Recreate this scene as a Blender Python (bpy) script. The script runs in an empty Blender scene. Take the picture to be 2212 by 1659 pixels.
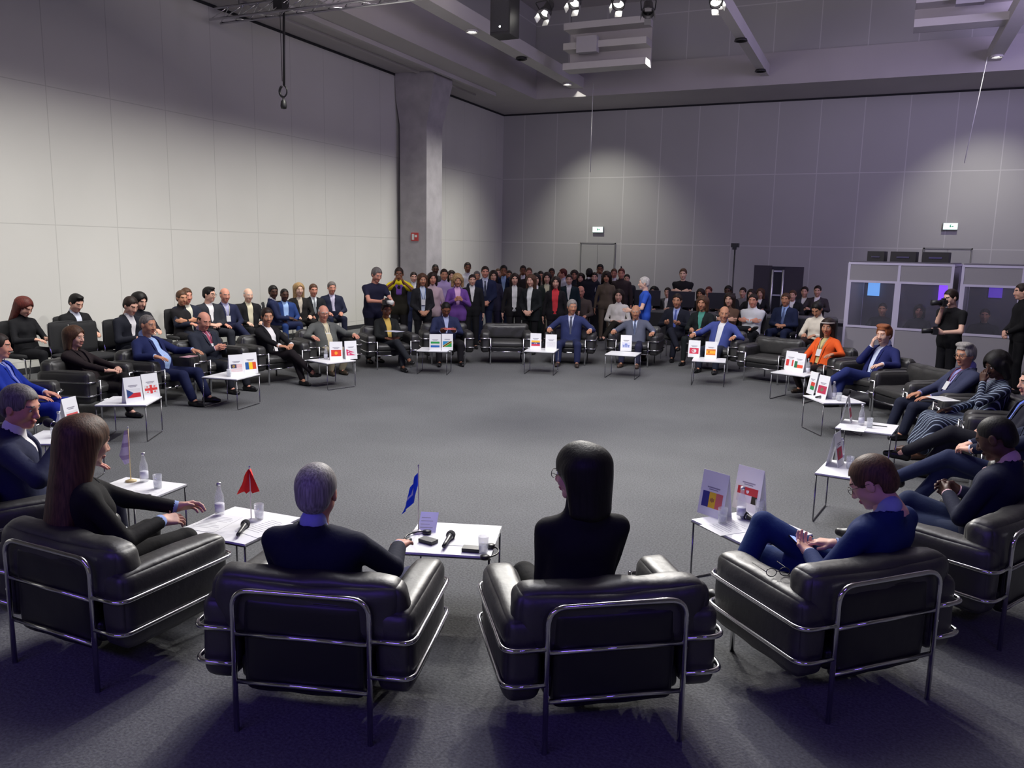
import bpy, bmesh, math, random
import numpy as np
from mathutils import Vector, Matrix

C = bpy.context.scene.collection
SC = bpy.context.scene

# ------------------------------------------------------------------ camera
FOCAL, YAW, PITCH, ROLL, CAM_H = 1750.0, -0.418508532, 0.16447046, 0.0193651759, 2.1
IW, IH = 2212, 1659
_cy, _sy = math.cos(YAW), math.sin(YAW)
_fwd = Vector((_sy*math.cos(PITCH), _cy*math.cos(PITCH), -math.sin(PITCH)))
_r = Vector((_cy, -_sy, 0)); _u = _r.cross(_fwd)
_right = _r*math.cos(ROLL) + _u*math.sin(ROLL)
_up = _u*math.cos(ROLL) - _r*math.sin(ROLL)
cam_data = bpy.data.cameras.new('camera')
cam_data.sensor_fit = 'HORIZONTAL'; cam_data.sensor_width = 36.0
cam_data.lens = 36.0*FOCAL/IW
cam_data.clip_start = 0.05; cam_data.clip_end = 200
cam = bpy.data.objects.new('camera', cam_data); C.objects.link(cam)
_m = Matrix((( _right.x, _up.x, -_fwd.x, 0), (_right.y, _up.y, -_fwd.y, 0), (_right.z, _up.z, -_fwd.z, CAM_H), (0, 0, 0, 1)))
cam.matrix_world = _m
SC.camera = cam

def at(px, py, z=0.0):
    """the place at height z that the photograph shows at pixel px, py"""
    d = _right*((px-IW/2)/FOCAL) - _up*((py-IH/2)/FOCAL) + _fwd
    t = (z-CAM_H)/d.z
    return Vector((0, 0, CAM_H)) + d*t

# ------------------------------------------------------------------ world, exposure
w = bpy.data.worlds.new('world'); SC.world = w; w.use_nodes = True
w.node_tree.nodes['Background'].inputs[0].default_value = (0.20, 0.19, 0.30, 1)
w.node_tree.nodes['Background'].inputs[1].default_value = 0.10
SC.view_settings.view_transform = 'Standard'; SC.view_settings.look = 'None'
SC.view_settings.gamma = 1.0; SC.view_settings.use_curve_mapping = False
SC.view_settings.exposure = 0.0
SC.cycles.max_bounces = 6; SC.cycles.diffuse_bounces = 3; SC.cycles.glossy_bounces = 3
SC.cycles.transmission_bounces = 4; SC.cycles.transparent_max_bounces = 6
SC.cycles.caustics_reflective = False; SC.cycles.caustics_refractive = False
SC.cycles.sample_clamp_indirect = 3.0
SC.cycles.use_denoising = True

# ------------------------------------------------------------------ lights
def spot(loc, target, power, color=(1, 1, 1), angle=60, blend=0.6, radius=0.15):
    l = bpy.data.lights.new('spot_light', 'SPOT'); l.energy = power; l.color = color
    l.spot_size = math.radians(angle); l.spot_blend = blend; l.shadow_soft_size = radius
    o = bpy.data.objects.new('spot_light', l); C.objects.link(o); o.location = loc
    o.rotation_euler = (Vector(target)-Vector(loc)).to_track_quat('-Z', 'Y').to_euler()
    return o
def area(loc, target, size, power, color=(1, 1, 1), spread=180, sy=None):
    l = bpy.data.lights.new('area_light', 'AREA'); l.energy = power; l.color = color
    l.shape = 'RECTANGLE'; l.size = size; l.size_y = sy or size; l.spread = math.radians(spread)
    o = bpy.data.objects.new('area_light', l); C.objects.link(o); o.location = loc
    o.rotation_euler = (Vector(target)-Vector(loc)).to_track_quat('-Z', 'Y').to_euler()
    return o
COOL = (0.93, 0.95, 1.0); NEUT = (1.0, 0.98, 0.93); PURP = (0.30, 0.18, 1.0)
# theatre spots on the rig above the middle of the ring, aimed outward and down at the seats
for k in range(8):
    a = math.radians(k*45+10); d = Vector((math.cos(a), math.sin(a), 0)); c = Vector((-3.6, 8.6, 7.4))
    spot(c-d*3.6, (c.x+d.x*5.0, c.y+d.y*5.4, 0.8), 1180, NEUT, 54, 0.9, 0.10)
# two stronger ones towards the nearest chairs
for (px, py, tgt) in ((1180, 24, (-3.6, 2.6, 0.3)), (1243, 2, (-1.6, 2.4, 0.3)), (1337, 4, (0.2, 3.0, 0.3)), (1546, 0, (-1.0, 3.0, 0.3))):
    p = at(px, py, 6.7); q = (Vector(tgt)-p).normalized(); spot(p+q*0.35, tgt, 1150, (1.0, 0.96, 0.90), 46, 0.8, 0.10)
# wash over the ring from the rig, and an added uplight that brightens the ceiling
area((-3.6, 8.8, 8.3), (-3.6, 8.8, 0), 5.0, 330, COOL, 120)
area((-3.0, 9.5, 6.0), (-3.0, 10.5, 9.0), 6.0, 600, (0.95, 0.85, 0.92), 180)
# row of wall washers along the left beam
area((-8.55, 12.0, 6.75), (-12.6, 12.0, -0.4), 26, 350, (1.0, 0.985, 0.90), 62, sy=0.3)
spot((-8.7, 23.1, 6.82), (-8.2, 26.6, 0.9), 620, (1.0, 0.985, 0.86), 76, 1.0, 0.05)
spot((2.15, 23.3, 6.82), (2.6, 26.6, 1.4), 460, (1.0, 0.985, 0.84), 76, 1.0, 0.05)
spot((-5.5, 20.5, 6.8), (-6.2, 19.0, 0.5), 240, NEUT, 110, 1.0, 0.2)
spot((0.5, 17.5, 6.8), (0.8, 14.5, 0.5), 200, NEUT, 110, 1.0, 0.2)
spot((-0.8, 11.0, 6.8), (1.2, 16.8, 1.0), 330, (0.96, 0.93, 1.0), 60, 0.9, 0.2)  # added fill spot that brightens the booths, no fixture hangs here
# violet stage lights behind the photographer
area((-2.6, -3.6, 4.7), (-1.6, 3.2, 0.6), 6.0, 88, (0.22, 0.12, 1.0), 150, sy=0.17)
area((3.6, -1.2, 4.8), (0.6, 4.2, 0.5), 1.6, 30, (0.22, 0.12, 1.0), 150, sy=0.17)
area((4.8, 18.0, 6.4), (-6.0, 26.0, 4.0), 3.0, 230, (0.66, 0.56, 1.0), 170)  # pale violet area light inside the hall, aimed at the back wall
# ------------------------------------------------------------------ materials
_mats = {}
def mat(name, col, rough=0.6, metal=0.0, bump=0.0, bscale=60.0, var=0.0, spec=0.5, emit=0.0, trans=0.0, alpha=1.0, sheen=0.0, vscale=6.0, coat=0.0):
    key = (name, tuple(round(c, 4) for c in col), rough, metal)
    if key in _mats: return _mats[key]
    m = bpy.data.materials.new(name); m.use_nodes = True; nt = m.node_tree; b = nt.nodes['Principled BSDF']
    b.inputs['Base Color'].default_value = (*col, 1); b.inputs['Roughness'].default_value = rough
    b.inputs['Metallic'].default_value = metal; b.inputs['Specular IOR Level'].default_value = spec
    if trans: b.inputs['Transmission Weight'].default_value = trans
    if alpha < 1: b.inputs['Alpha'].default_value = alpha
    if sheen: b.inputs['Sheen Weight'].default_value = sheen
    if coat: b.inputs['Coat Weight'].default_value = coat
    if emit:
        b.inputs['Emission Color'].default_value = (*col, 1); b.inputs['Emission Strength'].default_value = emit
    tc = nt.nodes.new('ShaderNodeTexCoord')
    if var:
        n = nt.nodes.new('ShaderNodeTexNoise'); n.inputs['Scale'].default_value = vscale; n.inputs['Detail'].default_value = 4
        nt.links.new(tc.outputs['Object'], n.inputs['Vector'])
        r = nt.nodes.new('ShaderNodeValToRGB')
        r.color_ramp.elements[0].position = 0.3; r.color_ramp.elements[1].position = 0.7
        r.color_ramp.elements[0].color = (*[c*(1-var) for c in col], 1)
        r.color_ramp.elements[1].color = (*[min(1, c*(1+var)) for c in col], 1)
        nt.links.new(n.outputs['Fac'], r.inputs['Fac']); nt.links.new(r.outputs['Color'], b.inputs['Base Color'])
    if bump:
        n2 = nt.nodes.new('ShaderNodeTexNoise'); n2.inputs['Scale'].default_value = bscale; n2.inputs['Detail'].default_value = 5
        nt.links.new(tc.outputs['Object'], n2.inputs['Vector'])
        bp = nt.nodes.new('ShaderNodeBump'); bp.inputs['Strength'].default_value = bump; bp.inputs['Distance'].default_value = 0.01
        nt.links.new(n2.outputs['Fac'], bp.inputs['Height']); nt.links.new(bp.outputs['Normal'], b.inputs['Normal'])
    _mats[key] = m
    return m

def S(r, g, b):            # sRGB 0-255 to linear
    return tuple((c/12.92 if c <= 0.04045 else ((c+0.055)/1.055)**2.4) for c in (r/255, g/255, b/255))

# ------------------------------------------------------------------ objects
def tag(o, label=None, cat=None, group=None, kind=None):
    if label: o['label'] = label
    if cat: o['category'] = cat
    if group: o['group'] = group
    if kind: o['kind'] = kind
    return o
def link(name, me, mats=None, parent=None, loc=None):
    o = bpy.data.objects.new(name, me); C.objects.link(o)
    if mats is not None:
        for m in (mats if isinstance(mats, (list, tuple)) else [mats]): me.materials.append(m)
    if parent is not None: o.parent = parent
    if loc is not None: o.location = loc
    return o
def empty(name, loc, rz=0.0):
    o = bpy.data.objects.new(name, None); C.objects.link(o); o.location = loc; o.rotation_euler = (0, 0, rz)
    o.empty_display_size = 0.1
    return o
def copy_tree(o, parent=None):
    c = o.copy(); C.objects.link(c)
    if parent is not None: c.parent = parent
    for ch in list(o.children): copy_tree(ch, c)
    return c
def raw(name, V, F, smooth=True):
    V = np.asarray(V, dtype=np.float32)
    me = bpy.data.meshes.new(name)
    me.from_pydata(V.tolist(), [], F if isinstance(F, list) else F.tolist())
    if smooth and len(me.polygons):
        me.polygons.foreach_set('use_smooth', np.ones(len(me.polygons), dtype=bool))
    me.update()
    return me

class MB:
    """collects shapes into one mesh; material index per shape"""
    def __init__(s): s.v = []; s.f = []; s.mi = []; s.sm = []
    def add(s, V, F, mi=0, smooth=False):
        n = len(s.v); s.v += [tuple(map(float, v)) for v in V]
        for f in F: s.f.append([i+n for i in f]); s.mi.append(mi); s.sm.append(smooth)
        return s
    def box(s, x0, x1, y0, y1, z0, z1, mi=0):
        V = [(x, y, z) for x in (x0, x1) for y in (y0, y1) for z in (z0, z1)]
        F = [(0, 1, 3, 2), (4, 6, 7, 5), (0, 4, 5, 1), (2, 3, 7, 6), (0, 2, 6, 4), (1, 5, 7, 3)]
        return s.add(V, F, mi)
    def obox(s, c, ax, ay, az, mi=0):
        c, ax, ay, az = Vector(c), Vector(ax), Vector(ay), Vector(az)
        V = [c+ax*i+ay*j+az*k for i in (-1, 1) for j in (-1, 1) for k in (-1, 1)]
        F = [(0, 1, 3, 2), (4, 6, 7, 5), (0, 4, 5, 1), (2, 3, 7, 6), (0, 2, 6, 4), (1, 5, 7, 3)]
        return s.add(V, F, mi)
    def quad(s, a, b, c, d, mi=0): return s.add([a, b, c, d], [(0, 1, 2, 3)], mi)
    def tube(s, pts, r, n=10, mi=0, caps=True, closed=False):
        pts = [Vector(p) for p in pts]; rr = r if isinstance(r, (list, tuple)) else [r]*len(pts)
        V = []; F = []; up = None
        for i, p in enumerate(pts):
            if closed: t = (pts[(i+1) % len(pts)]-pts[i-1]).normalized()
            else: t = (pts[min(i+1, len(pts)-1)]-pts[max(i-1, 0)]).normalized()
            if up is None:
                up = Vector((0, 0, 1)) if abs(t.z) < 0.9 else Vector((1, 0, 0))
            up = (up-t*up.dot(t)).normalized(); sd = t.cross(up)
            for k in range(n):
                a = 2*math.pi*k/n; V.append(p+(up*math.cos(a)+sd*math.sin(a))*rr[i])
        m = len(pts)
        for i in range(m if closed else m-1):
            for k in range(n):
                j = (i+1) % m
                F.append((i*n+k, j*n+k, j*n+(k+1) % n, i*n+(k+1) % n))
        if caps and not closed: F += [tuple(range(n)), tuple((m-1)*n+k for k in reversed(range(n)))]
        return s.add(V, F, mi, True)
    def lathe(s, prof, c=(0, 0, 0), n=20, mi=0, axis=None):
        c = Vector(c); V = []; F = []
        q = Vector((0, 0, 1)).rotation_difference(Vector(axis)).to_matrix() if axis is not None else Matrix.Identity(3)
        for r, z in prof:
            for k in range(n):
                a = 2*math.pi*k/n; V.append(c+q@Vector((r*math.cos(a), r*math.sin(a), z)))
        for i in range(len(prof)-1):
            for k in range(n): F.append((i*n+k, i*n+(k+1) % n, (i+1)*n+(k+1) % n, (i+1)*n+k))
        if prof[0][0] > 1e-5: F.append(tuple(reversed(range(n))))
        if prof[-1][0] > 1e-5: F.append(tuple((len(prof)-1)*n+k for k in range(n)))
        return s.add(V, F, mi, True)
    def prism(s, poly, z0, z1, mi=0):
        n = len(poly); V = [(x, y, z0) for x, y in poly]+[(x, y, z1) for x, y in poly]
        F = [tuple(reversed(range(n))), tuple(range(n, 2*n))]+[(i, (i+1) % n, n+(i+1) % n, n+i) for i in range(n)]
        return s.add(V, F, mi)
    def build(s, name, mats, parent=None, loc=None):
        me = bpy.data.meshes.new(name); me.from_pydata(s.v, [], s.f)
        me.polygons.foreach_set('material_index', s.mi); me.polygons.foreach_set('use_smooth', s.sm); me.update()
        o = link(name, me, mats, parent, loc)
        return o

def fillet(pts, r, seg=6):
    """round the corners of a polyline"""
    pts = [Vector(p) for p in pts]; out = [pts[0]]
    for i in range(1, len(pts)-1):
        a, b, c = pts[i-1], pts[i], pts[i+1]
        d1 = (a-b).normalized(); d2 = (c-b).normalized()
        rr = min(r, (a-b).length*0.49, (c-b).length*0.49)
        p1 = b+d1*rr; p2 = b+d2*rr
        for k in range(seg+1):
            t = k/seg; out.append(p1*(1-t)**2+b*2*t*(1-t)+p2*t*t)
    out.append(pts[-1]); return out

def cushion(name, hx, hy, hz, r, mats, parent, loc, puff=0.012, wr=0.004, seed=1, n=14, sag=0.0, shape=None):
    """soft rounded block"""
    rnd = random.Random(seed); V = []; F = []
    ph = [(rnd.uniform(4, 14), rnd.uniform(4, 14), rnd.uniform(4, 14), rnd.uniform(0, 6.3)) for _ in range(6)]
    h = Vector((hx, hy, hz)); idx = {}
    def vert(p):
        k = tuple(round(c, 5) for c in p)
        if k in idx: return idx[k]
        q = Vector([p[i]*h[i] for i in range(3)])
        inner = Vector([max(-(h[i]-r), min(h[i]-r, q[i])) for i in range(3)])
        d = q-inner
        nn = d.normalized() if d.length > 1e-9 else Vector((0, 0, 1))
        pos = inner+nn*r
        f = [1-p[i]**4 for i in range(3)]
        ax = max(range(3), key=lambda i: abs(p[i])); o1, o2 = [i for i in range(3) if i != ax]
        amt = puff*f[o1]*f[o2]
        wv = sum(math.sin(a*pos.x*2.3+b*pos.y*2.3+c*pos.z*2.3+d0) for a, b, c, d0 in ph)/6*wr
        pos += nn*(amt+wv)
        if sag: pos.z -= sag*(1-p[0]**2)*(0.5+0.5*p[2])
        if shape: pos = shape(pos)
        idx[k] = len(V); V.append(pos); return idx[k]
    # nonuniform parameters, denser near the edges
    ts = [math.sin(math.pi/2*(-1+2*i/n)) for i in range(n+1)]
    for ax in range(3):
        o1, o2 = (ax+1) % 3, (ax+2) % 3
        for sgn in (-1, 1):
            for i in range(n):
                for j in range(n):
                    qd = []
                    for (a, b) in ((i, j), (i+1, j), (i+1, j+1), (i, j+1)):
                        p = [0, 0, 0]; p[ax] = sgn; p[o1] = ts[a]; p[o2] = ts[b]; qd.append(vert(p))
                    F.append(tuple(qd) if sgn > 0 else tuple(reversed(qd)))
    me = raw(name, [tuple(v) for v in V], F)
    return link(name, me, mats, parent, loc)
# ------------------------------------------------------------------ the hall
WX, WY, ZT = -12.2, 26.3, 6.66      # left wall, back wall, soffit height
RX, FY = 9.0, -6.0

def panel_wall(name, line_dark, axis, off, base):
    """wall paint with joints every 1.185 m across and 2.15 m up"""
    m = bpy.data.materials.new(name); m.use_nodes = True; nt = m.node_tree; b = nt.nodes['Principled BSDF']
    b.inputs['Roughness'].default_value = 0.75; b.inputs['Specular IOR Level'].default_value = 0.3
    g = nt.nodes.new('ShaderNodeNewGeometry'); sx = nt.nodes.new('ShaderNodeSeparateXYZ')
    nt.links.new(g.outputs['Position'], sx.inputs[0])
    def M(op, a, bb=None):
        n = nt.nodes.new('ShaderNodeMath'); n.operation = op
        for i, v in enumerate((a, bb)):
            if v is None: continue
            if isinstance(v, (int, float)): n.inputs[i].default_value = v
            else: nt.links.new(v, n.inputs[i])
        return n.outputs[0]
    def joint(sock, o, period, wd):
        t = M('SUBTRACT', sock, o); t = M('DIVIDE', t, period); t = M('FRACT', t); t = M('SUBTRACT', t, 0.5)
        t = M('ABSOLUTE', t); t = M('SUBTRACT', 0.5, t); return M('LESS_THAN', t, wd/period)
    j1 = joint(sx.outputs[axis], off, 1.185, 0.007 if line_dark else 0.012)
    j2 = joint(sx.outputs['Z'], 0.2, 2.15, 0.007 if line_dark else 0.014)
    j = M('MAXIMUM', j1, j2)
    n = nt.nodes.new('ShaderNodeTexNoise'); n.inputs['Scale'].default_value = 0.6
    nt.links.new(g.outputs['Position'], n.inputs['Vector'])
    r = nt.nodes.new('ShaderNodeValToRGB'); r.color_ramp.elements[0].position = 0.35; r.color_ramp.elements[1].position = 0.65
    r.color_ramp.elements[0].color = (*[c*0.96 for c in base], 1); r.color_ramp.elements[1].color = (*base, 1)
    nt.links.new(n.outputs['Fac'], r.inputs['Fac'])
    mx = nt.nodes.new('ShaderNodeMix'); mx.data_type = 'RGBA'
    nt.links.new(j, mx.inputs['Factor']); nt.links.new(r.outputs['Color'], mx.inputs[6])
    mx.inputs[7].default_value = (*[c*(0.76 if line_dark else 1.30) for c in base], 1)
    nt.links.new(mx.outputs[2], b.inputs['Base Color'])
    return m

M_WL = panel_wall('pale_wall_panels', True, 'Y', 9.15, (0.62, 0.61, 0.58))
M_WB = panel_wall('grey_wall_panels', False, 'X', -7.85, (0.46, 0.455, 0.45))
M_CEIL = mat('grey_ceiling_board', (0.50, 0.475, 0.48), 0.85, bump=0.1, bscale=3, var=0.06, vscale=0.5)
M_BEAM = mat('pale_beam_paint', (0.60, 0.58, 0.57), 0.7, var=0.05, vscale=0.7)
M_CONC = mat('column_concrete', (0.40, 0.38, 0.40), 0.8, bump=0.25, bscale=12, var=0.12, vscale=3)
M_GAP = mat('dark_shadow_gap', (0.02, 0.02, 0.025), 0.9)

def carpet():
    m = bpy.data.materials.new('grey_carpet'); m.use_nodes = True; nt = m.node_tree; b = nt.nodes['Principled BSDF']
    b.inputs['Roughness'].default_value = 0.95; b.inputs['Specular IOR Level'].default_value = 0.15
    tc = nt.nodes.new('ShaderNodeNewGeometry')
    n1 = nt.nodes.new('ShaderNodeTexNoise'); n1.inputs['Scale'].default_value = 70; n1.inputs['Detail'].default_value = 3
    n2 = nt.nodes.new('ShaderNodeTexNoise'); n2.inputs['Scale'].default_value = 1.1; n2.inputs['Detail'].default_value = 3
    for n in (n1, n2): nt.links.new(tc.outputs['Position'], n.inputs['Vector'])
    ad = nt.nodes.new('ShaderNodeMath'); ad.operation = 'MULTIPLY_ADD'; ad.inputs[1].default_value = 0.25
    nt.links.new(n2.outputs['Fac'], ad.inputs[0]); nt.links.new(n1.outputs['Fac'], ad.inputs[2])
    r = nt.nodes.new('ShaderNodeValToRGB'); r.color_ramp.elements[0].position = 0.4; r.color_ramp.elements[1].position = 0.85
    r.color_ramp.elements[0].color = (0.092, 0.094, 0.098, 1); r.color_ramp.elements[1].color = (0.176, 0.178, 0.183, 1)
    nt.links.new(ad.outputs[0], r.inputs['Fac']); nt.links.new(r.outputs['Color'], b.inputs['Base Color'])
    bp = nt.nodes.new('ShaderNodeBump'); bp.inputs['Strength'].default_value = 0.5; bp.inputs['Distance'].default_value = 0.01
    nt.links.new(n1.outputs['Fac'], bp.inputs['Height']); nt.links.new(bp.outputs['Normal'], b.inputs['Normal'])
    return m

def struct(mb, name, m): return tag(mb.build(name, m), kind='structure')
struct(MB().box(WX-0.3, RX+0.3, FY-0.3, WY+0.3, -0.2, 0), 'floor', carpet())
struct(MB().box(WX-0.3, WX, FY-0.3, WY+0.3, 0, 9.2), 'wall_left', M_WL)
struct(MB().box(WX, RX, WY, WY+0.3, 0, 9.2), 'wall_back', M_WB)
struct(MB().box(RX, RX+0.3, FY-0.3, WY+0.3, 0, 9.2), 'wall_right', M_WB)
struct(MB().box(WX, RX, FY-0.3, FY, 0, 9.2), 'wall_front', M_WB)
struct(MB().box(WX-0.3, RX+0.3, FY-0.3, WY+0.3, 9.2, 9.5), 'ceiling', M_CEIL)
# lowered edge of the ceiling along the walls, with a dark joint under it
SX, SYB = -10.03, 23.95
struct(MB().box(WX, SX, FY, WY, ZT, 7.5).box(SX, RX, SYB, WY, ZT, 7.5), 'trim_1', M_CEIL)
struct(MB().box(WX+0.002, WX+0.03, FY, WY, ZT-0.05, ZT).box(WX, RX, WY-0.03, WY-0.002, ZT-0.05, ZT), 'trim_2', M_GAP)
struct(MB().box(SX-0.5, SX-0.05, FY, SYB, 7.5, 9.2).box(SX-0.5, RX, SYB+0.1, SYB+0.3, 7.5, 9.2), 'trim_3', M_WB)
# deep side rib of the lowered edge
struct(MB().box(-10.85, -10.75, FY, 22.6, ZT-0.10, ZT).box(-11.5, -11.42, FY, 22.6, ZT-0.05, ZT), 'trim_4', M_CEIL)
# ceiling beams along the hall
for i, x in enumerate((-8.7, -3.28, 2.15)):
    struct(MB().box(x-(0.2, 0.11, 0.15)[i], x+(0.2, 0.11, 0.15)[i], FY, SYB+0.1, 6.9, 7.2), 'trim_%d' % (5+i), M_BEAM)
for i, y in enumerate((4.0, 9.0, 14.0, 19.0)):
    struct(MB().box(SX, RX, y-0.2, y+0.2, 8.3, 9.2), 'trim_%d' % (8+i), M_CEIL)
# skirting
struct(MB().box(WX, WX+0.02, FY, WY, 0, 0.1), 'baseboard_left', M_GAP)
struct(MB().box(WX, RX, WY-0.02, WY, 0, 0.1), 'baseboard_back', M_GAP)
# flush double doors in the back wall under the exit signs
M_DOOR = mat('grey_door_leaf', (0.40, 0.40, 0.39), 0.6)
for i, x in enumerate((-8.64, 1.74)):
    d = empty('door_%d' % (i+1), (x, WY-0.03, 0)); d['kind'] = 'structure'
    for s in (-1, 1):
        lf = MB().box(min(0, s*0.58)+0.006, max(0, s*0.58)-0.006, -0.005, 0.02, 0.02, 2.33).build('door_leaf', M_DOOR, d)
        MB().tube([(s*0.08, -0.05, 1.0), (s*0.2, -0.05, 1.0)], 0.012).tube([(s*0.08, -0.05, 1.0), (s*0.08, 0, 1.0)], 0.012).build('door_handle', mat('brushed_steel', (0.6, 0.6, 0.6), 0.3, 1.0), lf)
    MB().box(-0.62, -0.585, -0.02, 0.02, 0, 2.38).box(0.585, 0.62, -0.02, 0.02, 0, 2.38).box(-0.62, 0.62, -0.02, 0.02, 2.34, 2.38).build('door_frame', mat('door_frame_grey', (0.25, 0.25, 0.25), 0.6), d)
# concrete column beside the left wall, flared head
def column():
    b = MB(); x0, x1, y0, y1 = -12.08, -11.25, 19.4, 20.25
    rings = [(0, 0, 0), (5.35, 0, 0), (6.0, 0.09, 0.16), (6.45, 0.13, 0.26), (ZT, 0.13, 0.26)]
    V = []; F = []
    for z, l, rr in rings: V += [(x0-min(l, 0.1), y0-rr*0.3, z), (x1+rr, y0-rr*0.3, z), (x1+rr, y1+rr*0.3, z), (x0-min(l, 0.1), y1+rr*0.3, z)]
    for i in range(len(rings)-1):
        for k in range(4): F.append((i*4+k, i*4+(k+1) % 4, (i+1)*4+(k+1) % 4, (i+1)*4+k))
    F += [(3, 2, 1, 0), (16, 17, 18, 19)]
    b.add(V, F); return b
o = column().build('column', M_CONC); tag(o, kind='structure')
o.name = 'trim_12'
sg = MB().box(-11.72, -11.50, 19.375, 19.40, 2.28, 2.50).build('fire_sign', mat('red_sign', S(190, 60, 60), 0.5))
tag(sg, 'small red fire equipment sign on the concrete column', 'sign')
MB().box(-11.69, -11.62, 19.368, 19.375, 2.31, 2.47).box(-11.60, -11.53, 19.368, 19.375, 2.38, 2.44).build('pictogram', mat('sign_white', (0.7, 0.7, 0.7), 0.5), sg)

# exit signs
for (x, z, lab) in ((-8.64, 2.81, 'lit exit sign on the back wall left of centre, above the crowd'), (1.74, 2.98, 'lit exit sign on the back wall above the interpreter booths')):
    e = empty('exit_sign', (x, WY-0.10, z)); tag(e, lab, 'exit sign')
    MB().box(-0.19, 0.19, 0, 0.08, -0.10, 0.10).build('housing', mat('sign_housing', (0.5, 0.52, 0.5), 0.5), e)
    MB().box(-0.175, 0.175, -0.006, 0, -0.085, 0.085).build('lit_panel', mat('lit_sign_panel', (0.72, 1.0, 0.88), 0.4, emit=1.3), e)
    g = MB().box(-0.02, 0.01, -0.010, -0.006, -0.03, 0.03).box(-0.005, 0.02, -0.010, -0.006, 0.035, 0.055)
    g.add([(0.04, -0.009, 0.02), (0.04, -0.009, -0.02), (0.10, -0.009, 0)], [(0, 1, 2)]).box(0.01, 0.05, -0.01, -0.006, -0.008, 0.008)
    g.build('running_figure', mat('sign_green', (0.1, 0.55, 0.3), 0.5), e)
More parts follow.
